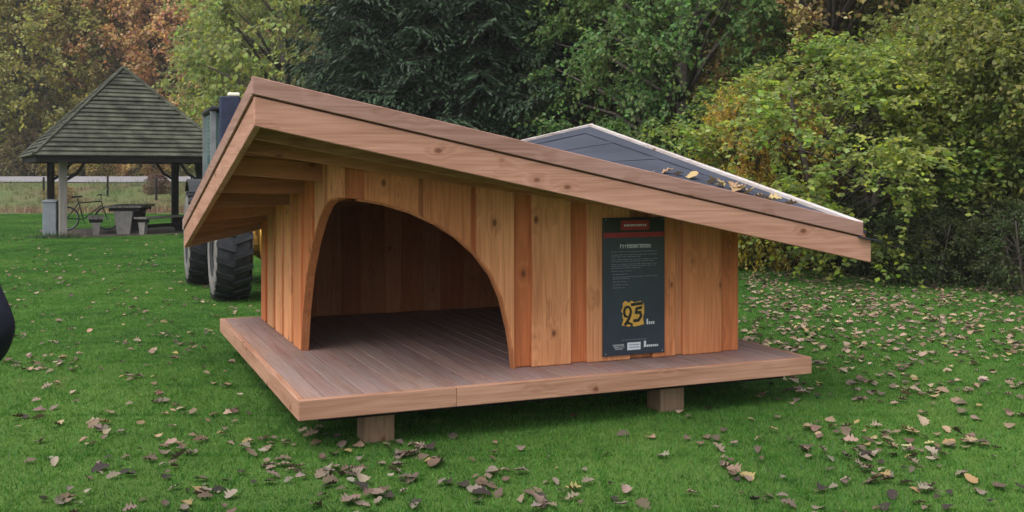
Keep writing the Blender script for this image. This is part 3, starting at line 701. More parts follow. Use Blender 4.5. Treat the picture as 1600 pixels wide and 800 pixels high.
# ------------------------------------------------------------------ person at the edge of the frame (only the bent elbow is in view)
def person():
    px_, py_ = -2.415, 4.12
    J = {'pelvis': ((0, 0, .95), .15), 'belly': ((0, 0, 1.1), .145), 'chest': ((0, 0, 1.32), .165), 'neck0': ((0, 0, 1.47), .075), 'neck': ((0, .01, 1.54), .06), 'head0': ((0, .025, 1.60), .085), 'head1': ((0, .02, 1.68), .10), 'head2': ((0, .01, 1.76), .085)}
    E_ = [('pelvis', 'belly'), ('belly', 'chest'), ('chest', 'neck0'), ('neck0', 'neck'), ('neck', 'head0'), ('head0', 'head1'), ('head1', 'head2')]
    for s, n_ in ((-1, 'l'), (1, 'r')):
        J.update({n_ + 'hip': ((s * .10, 0, .88), .105), n_ + 'knee': ((s * .115, .01, .50), .072), n_ + 'calf': ((s * .118, -.015, .36), .066), n_ + 'ankle': ((s * .12, -.02, .09), .048), n_ + 'heel': ((s * .12, -.04, .045), .045), n_ + 'toe': ((s * .135, .17, .035), .035),
                  n_ + 'sh': ((s * .185, 0, 1.41), .085), n_ + 'ua': ((s * .265, -.01, 1.22), .073), n_ + 'el': ((s * .36, -.02, 1.03), .068), n_ + 'fa': ((s * .295, .06, .92), .058), n_ + 'wr': ((s * .205, .14, .86), .04), n_ + 'palm': ((s * .155, .175, .82), .034)})
        E_ += [('pelvis', n_ + 'hip'), (n_ + 'hip', n_ + 'knee'), (n_ + 'knee', n_ + 'calf'), (n_ + 'calf', n_ + 'ankle'), (n_ + 'ankle', n_ + 'heel'), (n_ + 'heel', n_ + 'toe'), ('chest', n_ + 'sh'), (n_ + 'sh', n_ + 'ua'), (n_ + 'ua', n_ + 'el'), (n_ + 'el', n_ + 'fa'), (n_ + 'fa', n_ + 'wr'), (n_ + 'wr', n_ + 'palm')]
        for k in range(4):
            b0 = Vector((s * (.135 + k * .0), .165 + k * .018 - .02, .815 - .0)); L = (.07, .082, .078, .062)[k]
            J[f'{n_}f{k}a'] = (tuple(b0 + Vector((-s * .006, .004, -.03))), .0095); J[f'{n_}f{k}b'] = (tuple(b0 + Vector((-s * .016, .004, -.03 - L * .55))), .009); J[f'{n_}f{k}c'] = (tuple(b0 + Vector((-s * .034, .0, -.03 - L))), .008)
            E_ += [(n_ + 'palm', f'{n_}f{k}a'), (f'{n_}f{k}a', f'{n_}f{k}b'), (f'{n_}f{k}b', f'{n_}f{k}c')]
        J[n_ + 'ta'] = ((s * .15, .215, .83), .011); J[n_ + 'tb'] = ((s * .135, .232, .795), .0095); E_ += [(n_ + 'wr', n_ + 'ta'), (n_ + 'ta', n_ + 'tb')]
    names = list(J); me = bpy.data.meshes.new('person'); me.from_pydata([J[k][0] for k in names], [(names.index(a), names.index(b)) for a, b in E_], [])
    o = bpy.data.objects.new('person', me); col.objects.link(o)
    md = o.modifiers.new('skin', 'SKIN'); md.use_smooth_shade = True
    for i, k in enumerate(names):
        sv = me.skin_vertices[0].data[i]; r_ = J[k][1]; sv.radius = (r_, r_); sv.use_root = (k == 'pelvis')
        if k in ('belly', 'pelvis', 'chest'): sv.radius = (r_ * 1.1, r_ * .8)
    sb = o.modifiers.new('sub', 'SUBSURF'); sb.levels = 2; sb.render_levels = 2
    dg = bpy.context.evaluated_depsgraph_get(); dg.update()
    m2 = bpy.data.meshes.new_from_object(o.evaluated_get(dg)); bpy.data.objects.remove(o)
    for q in (plain('skin', (.50, .29, .21), .5, .06), plain('navy padded jacket', (.010, .011, .022), .8, .35, 14), plain('dark trousers', (.02, .022, .028), .85, .3, 10), plain('black boots', (.012, .011, .01), .5, .3)): m2.materials.append(q)
    for p in m2.polygons:
        c = p.center; r_ = math.hypot(c.x, c.y); z = c.z
        i = 1
        if z > 1.515: i = 0
        elif z < .1: i = 3
        elif z < .87 and abs(c.x) < .22 and c.y < .12: i = 2
        elif z < .855 and c.y >= .1: i = 0
        p.material_index = i; p.use_smooth = True
    o = bpy.data.objects.new('person', m2); col.objects.link(o); o.location = (px_, py_, 0); o.rotation_euler.z = R(4)
    tag(o, 'person in a dark navy jacket at the frame edge, only a bent elbow showing', 'person')
    mb = MB()                                              # short hair, ears and face
    for i in range(7):
        a = i / 6 * math.pi / 2 * .98; mb
    mb.lathe([(.106, 1.70), (.112, 1.74), (.104, 1.79), (.075, 1.83), (.03, 1.848), (0, 1.85)], 'z', 20, (0, -.012, 0)); mb.build('hair', plain('brown hair', (.05, .03, .018), .7, .3, 40), o, smooth=True)
    mb = MB(); mb.prism([(-.016, .10, 1.655), (.016, .10, 1.655), (0, .108, 1.70)], (0, .022, -.006)); mb.build('nose', m2.materials[0], o, bevel=.004)
    for s in (-1, 1):
        MB().lathe([(0, -.006), (.010, -.004), (.011, 0), (.008, .005), (0, .007)], 'y', 10, (s * .036, .108, 1.70)).build('eye', M['sign_dark'], o, smooth=True)
        MB().lathe([(0, -.028), (.016, -.016), (.02, 0), (.014, .018), (0, .028)], 'z', 8, (s * .103, .01, 1.685)).build('ear', m2.materials[0], o, smooth=True)
    MB().box((0, .112, 1.628), (.048, .008, .01)).build('mouth', plain('lips', (.35, .13, .11), .5, .1), o, bevel=.003)
    return o
person()

# ------------------------------------------------------------------ trees
def leaf_quads(P, A, N, L, W, fold=.25):
    """P base points, A leaf axis, N leaf normal (unit), L length, W width arrays -> V, F"""
    S = np.cross(A, N); S /= np.linalg.norm(S, axis=1, keepdims=True) + 1e-9
    L = L[:, None]; W = W[:, None]
    v = np.stack([P, P + A * L * .45 + S * W * .5 + N * W * fold * .5, P + A * L - N * L * .08, P + A * L * .45 - S * W * .5 + N * W * fold * .5], 1)
    n_ = len(P); return v.reshape(-1, 3), np.arange(n_ * 4).reshape(n_, 4)
def unit(a): return a / (np.linalg.norm(a, axis=1, keepdims=True) + 1e-9)
def broad_crown(seed, H, Rad, base, n_cl, twigs, per, leaf, droop=.35, shell=.5, tl=.7, stems=1, vert=1.0):
    """crown of arching leafy twigs held by limbs; returns (leaf mesh, trunk mesh)"""
    g = np.random.default_rng(seed)
    # bough ends spread through an uneven crown volume
    th_ = g.uniform(0, 2 * np.pi, n_cl); zz = g.uniform(0, 1, n_cl)
    prof = np.sin(np.pi * np.clip(zz * .88 + .12, 0, 1)) ** .6
    lob = 1 + .22 * np.sin(3 * th_ + seed) + .15 * np.sin(5 * th_ + zz * 6 + seed * 2)
    rr = Rad * prof * lob * (shell + (1 - shell) * g.uniform(0, 1, n_cl) ** .5)
    C = np.stack([rr * np.cos(th_), rr * np.sin(th_), base + (H - base) * zz * vert], 1)
    D = unit(np.stack([np.cos(th_) * rr / Rad, np.sin(th_) * rr / Rad, (zz - .35) * .9], 1) + g.normal(0, .35, (n_cl, 3)))
    Cc = np.repeat(C, twigs, 0); Dc = unit(np.repeat(D, twigs, 0) + g.normal(0, .65, (n_cl * twigs, 3)))
    tw = tl * g.uniform(.5, 1.3, n_cl * twigs)
    s = np.tile(np.linspace(.08, 1, per), n_cl * twigs); k = np.repeat(np.arange(n_cl * twigs), per)
    s = s + g.normal(0, .03, len(s))
    P = Cc[k] + Dc[k] * (s * tw[k])[:, None]; P[:, 2] -= droop * tw[k] * s ** 2
    P += g.normal(0, leaf * .35, P.shape)
    ax = unit(Dc[k] * .6 + g.normal(0, .6, P.shape) - np.array([0, 0, .45]))
    nn = unit(g.normal(0, .55, P.shape) + np.array([0, 0, .8]) + Dc[k] * .3); nn = unit(nn - ax * np.sum(nn * ax, 1, keepdims=True))
    L = leaf * g.uniform(.6, 1.25, len(P)); V, F = leaf_quads(P, ax, nn, L, L * g.uniform(.6, .8, len(P)))
    lm = np_mesh('crown', V, F, M['leaf'])
    mb = MB()
    for st in range(stems):
        a = st * 2.4 + seed; bx, by = (.0, .0) if stems == 1 else (.25 * math.cos(a), .25 * math.sin(a))
        lean = 0.0 if stems == 1 else .35
        r0 = .035 * H ** .9 / (1 if stems == 1 else 1.8)
        top = Vector((bx + lean * Rad * math.cos(a), by + lean * Rad * math.sin(a), H * .85))
        pts = [Vector((bx, by, -.3)).lerp(top, t) + Vector((.05 * H * math.sin(4 * t + a) * t * .4, .05 * H * math.cos(3 * t + a) * t * .4, 0)) for t in np.linspace(0, 1, 7)]
        mb.tube(pts, [r0 * (1 - .85 * t) + .01 for t in np.linspace(0, 1, 7)], 7)
        for j in range(0, n_cl, max(1, n_cl // 45)):
            if j % stems != st % stems and stems > 1 and (j // max(1, n_cl // 45)) % stems != st: continue
            c = Vector(C[j]); t = max(.12, min(.92, (c.z - .35 * math.hypot(c.x, c.y)) / (H * .9))); q = pts[int(t * 6)]
            m_ = q.lerp(c, .55) + Vector((0, 0, .08 * (c - q).length))
            mb.tube([q, m_, c, c + Vector(D[j]) * tl * .5], [r0 * .32 * (1 - t * .5), r0 * .2, .014, .006], 5)
    tm = bpy.data.meshes.new('trunk'); tm.from_pydata(mb.v, [], mb.f); tm.materials.append(M['bark']); tm.shade_smooth()
    return lm, tm
def conifer(seed, H, Rad):
    g = np.random.default_rng(seed); P_, A_, N_, L_ = [], [], [], []
    mb = MB(); mb.tube([(0, 0, -.3), (.05, 0, H * .5), (0, .03, H)], [H * .018, H * .011, .01], 8)
    z = .35; k = 0
    while z < H * .97:
        f = z / H; nbr = 8 if f < .85 else 5; Lb = Rad * (1 - f) ** .75 + .15
        for j in range(nbr):
            a = k * 2.4 + j * 2 * np.pi / nbr + g.normal(0, .15); L = Lb * g.uniform(.75, 1.15); n_ = max(5, int(L / .075))
            s = np.linspace(.12, 1, n_); d = np.array([np.cos(a), np.sin(a)]); sag = g.uniform(.38, .60)
            B = np.stack([d[0] * L * s, d[1] * L * s, z + L * (.10 * s - sag * s ** 1.6 + .22 * s ** 4)], 1)
            mb.tube([B[0] * [.2, .2, 1], B[n_ // 2], B[-1]], [.022, .013, .004], 4)
            side = np.array([-d[1], d[0], 0])
            for sgn in (-1, 1):                       # side twigs, hanging a little
                tl = (.62 * L * (1 - s) ** .8 + .10) * g.uniform(.7, 1.2, n_); m_ = 7
                u = np.linspace(.05, 1, m_)
                dirs = unit(side[None] * sgn * .85 + np.array([d[0], d[1], 0])[None] * .6 + g.normal(0, .12, (n_, 3)) - np.array([0, 0, .25]))
                q = B[:, None] + dirs[:, None] * (tl[:, None] * u)[..., None]; q[..., 2] -= .42 * tl[:, None] * u ** 2
                q = q.reshape(-1, 3); dd = np.repeat(dirs, m_, 0)
                P_.append(q); A_.append(unit(dd + g.normal(0, .28, dd.shape) - np.array([0, 0, .2]))); N_.append(unit(np.array([0, 0, 1]) + g.normal(0, .35, dd.shape))); L_.append(np.full(len(q), .17) * g.uniform(.7, 1.3, len(q)))
        z += .46 * g.uniform(.8, 1.2) * (1 + .2 * f); k += 1
    P, A, N, L = map(np.concatenate, (P_, A_, N_, L_)); N = unit(N - A * np.sum(N * A, 1, keepdims=True))
    V, F = leaf_quads(P, A, N, L, L * .34, .1); lm = np_mesh('crown', V, F, M['needle'])
    tm = bpy.data.meshes.new('trunk'); tm.from_pydata(mb.v, [], mb.f); tm.materials.append(M['bark']); tm.shade_smooth()
    return lm, tm
def plant(name, meshes, x, y, rz, s, color, label, cat='tree', group=None, z=None):
    o = empty(name, (x, y, float(height(x, y)) - .02 if z is None else z), rz); o.scale = (s, s, s) if not hasattr(s, '__len__') else s
    c = bpy.data.objects.new('crown', meshes[0]); col.objects.link(c); c.parent = o; c.color = (*color, 1)
    t = bpy.data.objects.new('trunk', meshes[1]); col.objects.link(t); t.parent = o
    return tag(o, label, cat, group)

FIR = [conifer(3, 13, 3.4), conifer(11, 12, 3.1)]
DG = (.025, .047, .021)
GR = 'dark firs behind the shelter'
for i, (x, Y, k, s, lab) in enumerate((
    (625, 25, 0, 1.0, 'dark fir in the front row nearest the yellow-green tree'),
    (735, 24, 1, 1.0, 'dark fir rising behind the middle of the shelter\'s roof edge'),
    (850, 27, 0, .95, 'dark fir behind the shelter beside the green broadleaf tree'),
    (660, 30, 1, 1.15, 'dark fir in the second row between the two nearest firs'),
    (800, 32, 0, 1.2, 'tall dark fir in the second row over the far roof peak'),
    (575, 31, 1, .9, 'smaller dark fir at the edge of the firs next to the yellow-green tree'))):
    plant('fir_tree', FIR[k], X_at(x, Y), Y, i * 1.3, s, tuple(c * (1 + .12 * math.sin(i * 2)) for c in DG), lab, 'tree', GR)

HAZ = [broad_crown(21, 4.3, 2.1, .5, 240, 8, 24, .085, stems=5, tl=.75), broad_crown(22, 4.0, 1.9, .35, 240, 8, 24, .082, stems=5, tl=.7)]
HIGH = [broad_crown(23, 4.6, 2.3, 1.75, 240, 8, 24, .085, stems=4, tl=.8)]
TREE = [broad_crown(31, 8.5, 2.7, 1.4, 300, 7, 19, .12, tl=.8), broad_crown(32, 9.0, 3.0, 1.2, 320, 7, 19, .125, tl=.85)]
SHR = [broad_crown(41, 2.0, 1.25, .1, 110, 6, 18, .075, stems=4, tl=.45), broad_crown(42, 1.7, 1.1, .08, 100, 6, 18, .08, stems=4, tl=.4)]
GW = 'trees and bushes at the edge of the wood'
def P_(name, kind, i, x, Y, rz, s, c, lab, cat='tree'): plant(name, kind[i], X_at(x, Y), Y, rz, s, c, lab, cat, GW)
P_('hazel_tree', HAZ, 0, 1335, 17.4, .4, (1.32, 1.2, .86), (0.21, 0.27, 0.042), 'wide yellow-green hazel over the low roof corner', 'bush')
P_('hazel_tree', HAZ, 1, 1180, 18.0, 2.2, (.56, .56, .78), (0.40, 0.30, 0.03), 'yellow turning hazel beside the green broadleaf tree behind the roof', 'bush')
P_('hazel_tree', HIGH, 0, 1575, 17.4, 1.1, 1.05, (0.18, 0.205, 0.038), 'olive green hazel next to the wide yellow-green one', 'bush')
P_('hazel_tree', HIGH, 0, 1710, 16.4, 3.1, 1.1, (0.17, 0.195, 0.034), 'olive green hazel cut by the frame edge above the dark bramble', 'bush')
P_('broadleaf_tree', TREE, 0, 1060, 21.5, 0, .9, (0.105, 0.18, 0.042), 'mid green broadleaf tree behind the far slope of the roof')
P_('broadleaf_tree', TREE, 1, 965, 25.0, 1.2, .9, (0.072, 0.128, 0.038), 'dark green broadleaf tree between the firs and the mid green tree')
P_('broadleaf_tree', TREE, 0, 1300, 22.5, 2.0, 1.0, (0.32, 0.24, 0.075), 'brownish yellow tree behind the wide yellow-green hazel')
P_('broadleaf_tree', TREE, 1, 1150, 26.5, 2.9, 1.15, (0.246, 0.217, 0.058), 'olive tree behind the yellow turning hazel')
P_('broadleaf_tree', TREE, 1, 1545, 23.5, 4.0, 1.1, (0.145, 0.167, 0.041), 'olive yellow tree behind the olive green hazels')
P_('broadleaf_tree', TREE, 0, 1640, 21.0, 5.0, 1.15, (0.123, 0.145, 0.038), 'tall olive tree at the frame edge behind the hazels')
P_('broadleaf_tree', TREE, 1, 1400, 30.0, .5, 1.5, (0.174, 0.160, 0.051), 'tall brown-olive tree in the back row above the hazels')
P_('broadleaf_tree', TREE, 0, 1060, 31.0, 1.5, 1.5, (0.102, 0.131, 0.043), 'tall dark olive tree in the back row above the mid green tree')
P_('broadleaf_tree', TREE, 1, 1230, 34.0, 2.5, 1.6, (0.160, 0.145, 0.051), 'tall brown tree in the back row above the yellow turning hazel')
P_('broadleaf_tree', TREE, 0, 1600, 29.0, 3.5, 1.6, (0.116, 0.123, 0.038), 'tall dark tree in the back row at the frame edge')
for i, (x, Y, s, c, lab) in enumerate((
    (1260, 18.2, .7, (.06, .09, .024), 'low dark bramble bush beside the shelter\'s wall corner'),
    (1370, 16.8, .65, (.045, .065, .02), 'dark bramble bush under the low roof corner'),
    (1450, 15.4, .55, (.05, .072, .02), 'dark green bramble at the lawn\'s edge, second from the frame edge'),
    (1530, 15.6, .7, (.05, .066, .02), 'taller dark bramble behind the one at the lawn\'s edge'),
    (1610, 14.3, .6, (.05, .07, .02), 'dark bramble cut by the frame edge at the lawn\'s edge'),
    (1180, 20.5, .75, (.06, .08, .024), 'low bush seen just past the shelter\'s end wall'))):
    P_('bramble_bush', SHR, i % 2, x, Y, i * 1.7, s, c, lab, 'bush')

# beyond the road
FAR = [broad_crown(51, 15, 4.6, 2.0, 320, 6, 14, .26, tl=1.5), broad_crown(52, 14, 5.2, 1.2, 320, 6, 14, .27, tl=1.5)]
GF = 'autumn trees behind the road'
for i, (x, Y, k, s, c, lab) in enumerate((
    (445, 44, 0, .95, (.23, .27, .055), 'yellow-green tree between the orange trees and the dark firs'),
    (425, 54, 1, .8, (0.192, 0.216, 0.056), 'olive green tree over the shelter\'s high roof corner'),
    (20, 68, 1, 1.0, (.27, .26, .05), 'yellow-green tree at the frame edge behind the road'),
    (95, 70, 0, .9, (.28, .23, .055), 'olive yellow tree beside the pavilion\'s eaves'),
    (165, 76, 1, 1.1, (.44, .24, .13), 'brown-orange tree above the pavilion\'s roof slope'),
    (235, 71, 0, 1.05, (.46, .25, .09), 'orange tree straight above the pavilion\'s peak'),
    (305, 70, 1, 1.0, (.42, .26, .09), 'ochre tree between the pavilion and the loader'),
    (-40, 72, 0, 1.0, (0.192, 0.192, 0.048), 'olive tree half out of the frame behind the road'),
    (345, 80, 0, 1.2, (.42, .25, .14), 'brown tree in the back row behind the loader'),
    (60, 84, 0, 1.1, (0.256, 0.208, 0.072), 'tall olive brown tree in the back row at the frame edge'))):
    plant('autumn_tree', FAR[k], X_at(x, Y), Y, i * 1.9, s, c, lab, 'tree', GF)
for i, (x, Y, s, c, lab) in enumerate((
    (130, 65.5, 1.5, (0.320, 0.240, 0.048), 'low yellow bush by the road behind the bicycle'),
    (225, 65.5, 1.6, (0.352, 0.208, 0.064), 'low orange bush by the road behind the picnic table'),
    (40, 65.8, 1.5, (0.208, 0.160, 0.056), 'low brown bush by the road beside the pavilion'),
    (245, 50, .55, (0.160, 0.088, 0.056), 'small reddish bush on the bank behind the picnic table'),
    (95, 47, .45, (0.320, 0.240, 0.080), 'small yellow bush on the bank beside the front corner post'))):
    plant('roadside_bush', SHR[i % 2], X_at(x, Y), Y, i * 1.1, s, c, lab, 'bush', 'bushes along the road')
# the wood that covers the hill: one mass
def far_wood():
    g = np.random.default_rng(77); Vs, n0 = [], 0; P_l = []
    cs = []
    for _ in range(150):
        x = g.uniform(-75, 30); y = g.uniform(84, 135); cs.append((x, y))
    P, S = [], []
    for x, y in cs:
        h = g.uniform(9, 14); r_ = g.uniform(3, 5); n_ = 420; z0 = float(height(x, y))
        a = g.uniform(0, 2 * np.pi, n_); q = g.uniform(0, 1, n_); rr = r_ * np.sin(np.pi * (q * .85 + .13)) ** .6 * g.uniform(.6, 1, n_)
        P.append(np.stack([x + rr * np.cos(a), y + rr * np.sin(a), z0 + 1 + (h - 1) * q], 1))
    P = np.concatenate(P); P = np.repeat(P, 3, 0) + g.normal(0, .35, (len(P) * 3, 3)); n_ = len(P)
    ax = unit(g.normal(0, 1, P.shape) - [0, 0, .4]); nn = unit(g.normal(0, .6, P.shape) + [0, 0, .8]); nn = unit(nn - ax * np.sum(nn * ax, 1, keepdims=True))
    V, F = leaf_quads(P, ax, nn, g.uniform(.35, .7, n_), g.uniform(.3, .55, n_))
    o = bpy.data.objects.new('forest', np_mesh('forest', V, F, M['leaf'])); col.objects.link(o); o.color = (.40, .24, .12, 1)
    tag(o, 'brown and olive autumn wood covering the far hillside', 'forest', kind='stuff')
far_wood()
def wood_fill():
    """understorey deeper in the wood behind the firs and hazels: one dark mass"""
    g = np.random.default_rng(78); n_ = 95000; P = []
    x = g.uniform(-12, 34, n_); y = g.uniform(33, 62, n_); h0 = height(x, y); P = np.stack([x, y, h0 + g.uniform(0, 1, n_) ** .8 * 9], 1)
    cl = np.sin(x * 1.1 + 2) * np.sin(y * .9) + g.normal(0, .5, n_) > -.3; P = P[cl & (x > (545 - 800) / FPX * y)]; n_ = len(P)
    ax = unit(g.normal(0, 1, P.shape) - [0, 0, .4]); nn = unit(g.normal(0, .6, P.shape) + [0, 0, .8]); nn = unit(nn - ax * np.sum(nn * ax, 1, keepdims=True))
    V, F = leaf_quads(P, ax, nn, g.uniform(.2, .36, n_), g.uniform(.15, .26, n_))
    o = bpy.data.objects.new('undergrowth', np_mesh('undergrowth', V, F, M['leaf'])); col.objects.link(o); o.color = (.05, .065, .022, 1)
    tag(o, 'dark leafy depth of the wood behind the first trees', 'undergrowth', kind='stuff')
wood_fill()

# ------------------------------------------------------------------ grass
def in_lawn(x, y): return (x * .85 + y * .52 < 16.0 + .5 * math.sin(y * 1.3)) or (x < -6 and y < 42)
def grass_patch(seed, n_, h):
    g = np.random.default_rng(seed); P = np.stack([g.uniform(-.53, .53, n_), g.uniform(-.53, .53, n_), np.full(n_, -.004)], 1)
    a = g.uniform(0, 2 * np.pi, n_); lean = unit(np.stack([g.normal(0, .55, n_), g.normal(0, .55, n_), np.ones(n_)], 1))
    H = h * g.uniform(.45, 1.25, n_); W = g.uniform(.002, .0042, n_)
    s = np.stack([np.cos(a), np.sin(a), np.zeros(n_)], 1) * W[:, None]
    tip = P + lean * H[:, None]
    V = np.stack([P - s, P + s, tip], 1).reshape(-1, 3)
    o = bpy.data.objects.new('grass_tuft', np_mesh('grass_tuft', V, np.arange(n_ * 3).reshape(-1, 3), M['grass'])); return o
def gn_scatter(name, pts, patch, smin, smax, label):
    me = bpy.data.meshes.new(name); me.from_pydata(pts, [], []); o = bpy.data.objects.new(name, me); col.objects.link(o)
    ng = bpy.data.node_groups.new(name, 'GeometryNodeTree')
    ng.interface.new_socket('Geometry', in_out='INPUT', socket_type='NodeSocketGeometry'); ng.interface.new_socket('Geometry', in_out='OUTPUT', socket_type='NodeSocketGeometry')
    N, Lk = ng.nodes, ng.links; i = N.new('NodeGroupInput'); q = N.new('NodeGroupOutput')
    ip = N.new('GeometryNodeInstanceOnPoints'); oi = N.new('GeometryNodeObjectInfo'); oi.inputs['Object'].default_value = patch; oi.inputs['As Instance'].default_value = True
    rv = N.new('FunctionNodeRandomValue'); rv.data_type = 'INT'; rv.inputs['Min'].default_value = 0; rv.inputs['Max'].default_value = 3
    mu = N.new('ShaderNodeMath'); mu.operation = 'MULTIPLY'; mu.inputs[1].default_value = math.pi / 2; cb = N.new('ShaderNodeCombineXYZ')
    Lk.new(rv.outputs[2], mu.inputs[0]); Lk.new(mu.outputs[0], cb.inputs[2]); Lk.new(cb.outputs[0], ip.inputs['Rotation'])
    Lk.new(i.outputs[0], ip.inputs['Points']); Lk.new(oi.outputs['Geometry'], ip.inputs['Instance']); Lk.new(ip.outputs[0], q.inputs[0])
    m_ = o.modifiers.new('scatter', 'NODES'); m_.node_group = ng
    return tag(o, label, 'grass', kind='stuff')
pa = grass_patch(1, 7500, .030)
pts = []
for yy in np.arange(3.5, 42, 1.0):
    for xx in np.arange(-24, 14, 1.0):
        if abs(xx) > .56 * yy + 1.5: continue
        if not in_lawn(xx, yy): continue
        pts.append((xx, yy, float(height(xx, yy))))
gn_scatter('grass', pts, pa, 1, 1, 'short mown green grass of the lawn')
# rough tufts at the foot of the bin and on the bank
def lawn_free(x, y):                                # not under the shelter's deck
    u = (x + 1.238) * math.cos(.397) + (y - 5.953) * math.sin(.397); v = -(x + 1.238) * math.sin(.397) + (y - 5.953) * math.cos(.397)
    return not (-.05 < u < 3.73 and -.05 < v < 3.73)
def tufts(P, name, color, label):
    g = np.random.default_rng(len(P))
    P = np.array(P); k = np.repeat(np.arange(len(P)), 9); n_ = len(k)
    sp = np.minimum(.1, P[k, 2] * .6); B = np.stack([P[k, 0] + g.normal(0, 1, n_) * sp, P[k, 1] + g.normal(0, 1, n_) * sp, np.zeros(n_)], 1); B[:, 2] = height(B[:, 0], B[:, 1]) - .02
    lean = unit(np.stack([g.normal(0, .4, n_), g.normal(0, .4, n_), np.ones(n_)], 1)); tip = B + lean * (P[k, 2] * g.uniform(.5, 1.2, n_))[:, None]
    a = g.uniform(0, 6.28, n_); s = np.stack([np.cos(a), np.sin(a), np.zeros(n_)], 1) * (.0015 + .035 * P[k, 2])[:, None]
    o = bpy.data.objects.new(name, np_mesh(name, np.stack([B - s, B + s, tip], 1).reshape(-1, 3), np.arange(n_ * 3).reshape(-1, 3), M['dry_grass'])); col.objects.link(o); o.color = (*color, 1)
    tag(o, label, 'grass', kind='stuff')
tg = np.random.default_rng(5)
tufts([(tg.uniform(-38, -2), tg.uniform(44.5, 54.5), tg.uniform(.15, .4)) for _ in range(1700)], 'rough_grass', (.10, .135, .045), 'olive rough grass on the bank below the road')
tufts([(tg.uniform(-38, -2), tg.normal(43.8, .7), tg.uniform(.2, .45)) for _ in range(900)], 'dry_grass', (.21, .125, .07), 'reddish dry grass along the foot of the bank')
tufts([(X_at(84, 26.2) + tg.normal(0, .38), 26.2 + tg.normal(0, .12), tg.uniform(.10, .26)) for _ in range(110)], 'weeds', (.05, .085, .03), 'dark green weeds at the foot of the grey waste bin')
tw_ = []
for _ in range(700):
    y = tg.uniform(12, 22); e = tg.normal(16.4, .5); tw_.append(((e - .52 * y) / .85, y, tg.uniform(.06, .2)))
tl_ = []
while len(tl_) < 1100:
    p = ground_at(tg.uniform(-40, 1640), tg.uniform(470, 830))
    if lawn_free(p.x, p.y): tl_.append((p.x, p.y, tg.uniform(.035, .075)))
tufts(tl_, 'grass_tufts', (.065, .15, .03), 'slightly longer green tufts standing out of the mown lawn')
tufts(tw_, 'rough_grass', (.07, .11, .03), 'longer grass along the edge of the wood')

# ------------------------------------------------------------------ fallen leaves
def fallen_leaf(seed, lobes):
    """dry lobed leaf with curled margin: midrib row and two margins"""
    g = np.random.default_rng(seed); n_ = 9; V = []; curl = g.uniform(.4, 1.2); bend = g.uniform(-.6, .8); tw = g.uniform(-.6, .6)
    for i in range(n_):
        t = i / (n_ - 1); wd = .36 * math.sin(math.pi * (t * .9 + .05)) ** .8 * (1 + (lobes * .45 * (1 if i % 2 else -1))) * g.uniform(.85, 1.15)
        zc = bend * (t - .5) ** 2 * 1.2
        V += [(t - .5, -wd, zc + curl * wd * wd * 2 + tw * wd * (t - .5)), (t - .5, 0, zc), (t - .5, wd, zc + curl * wd * wd * 2 - tw * wd * (t - .5) + g.uniform(-.03, .05))]
    F = []
    for i in range(n_ - 1):
        a = i * 3; F += [(a, a + 3, a + 4, a + 1), (a + 1, a + 4, a + 5, a + 2)]
    return np.array(V), np.array(F)
LEAVES = [fallen_leaf(s, l_) for s, l_ in ((1, .25), (2, .45), (3, .55), (4, .3), (5, .5), (6, .38))]
LM = [np_mesh('fallen_leaf', v, f, M['fallen']) for v, f in LEAVES]
g = np.random.default_rng(99); spots = []
def lawn_ok(x, y):
    q = Vector((x + 1.238, y - 5.953)); u = q.x * math.cos(.397) + q.y * math.sin(.397); v = -q.x * math.sin(.397) + q.y * math.cos(.397)
    return not (.25 < u < 3.4 and .35 < v < 3.5)
def clump(px, py, n_, rx, ry, big=1.0):
    for _ in range(n_):
        y_ = py + g.normal(0, ry)
        if y_ < 335: continue
        p = ground_at(px + g.normal(0, rx), min(y_, 830)); spots.append((p.x, p.y, big))
for c in ((170, 735, 9, 28, 16), (105, 782, 7, 25, 10), (255, 785, 6, 45, 9), (440, 738, 14, 40, 12), (345, 770, 7, 30, 10), (505, 745, 8, 40, 10), (310, 690, 6, 25, 8), (270, 715, 6, 25, 8), (380, 692, 9, 30, 12), (620, 738, 10, 35, 12), (600, 708, 14, 45, 10),
          (655, 715, 6, 25, 8), (780, 740, 8, 40, 12), (890, 765, 5, 14, 7), (845, 785, 8, 14, 10), (700, 770, 9, 50, 12), (600, 785, 8, 30, 8), (1335, 722, 22, 28, 14), (1410, 690, 14, 25, 12), (1455, 715, 8, 35, 12), (1560, 650, 10, 28, 8), (1380, 745, 6, 12, 10),
          (1310, 672, 9, 25, 10), (1500, 690, 7, 30, 8), (1430, 770, 7, 20, 10), (1260, 690, 8, 30, 12), (1140, 740, 8, 30, 14), (70, 568, 14, 35, 7), (95, 575, 8, 30, 5), (205, 588, 6, 12, 5), (250, 545, 8, 30, 6), (300, 548, 6, 25, 5), (240, 628, 4, 16, 4),
          (160, 660, 8, 22, 14), (90, 655, 5, 20, 10), (290, 648, 5, 10, 6), (360, 655, 5, 16, 8), (1240, 615, 5, 12, 4), (1200, 600, 8, 40, 6), (1350, 595, 9, 30, 8), (1440, 620, 12, 40, 10), (1520, 690, 8, 40, 10), (1440, 740, 8, 40, 12), (1100, 690, 5, 30, 8), (1530, 775, 8, 50, 12), (1230, 770, 6, 60, 12), (960, 790, 6, 60, 8), (480, 690, 10, 40, 16), (520, 790, 5, 30, 6)): clump(*c)
for _ in range(200): clump(g.uniform(0, 1600), g.uniform(560, 810), 1, 1, 1, .85)
near = [s for s in spots if lawn_ok(s[0], s[1])]
spots = []
for _ in range(1750):                                # litter thickening towards the wood
    px = g.uniform(1165, 1640); py = 395 + abs(g.normal(0, 85)); 
    if py > 720: continue
    clump(px, py, g.integers(1, 4), 10, 4, .9)
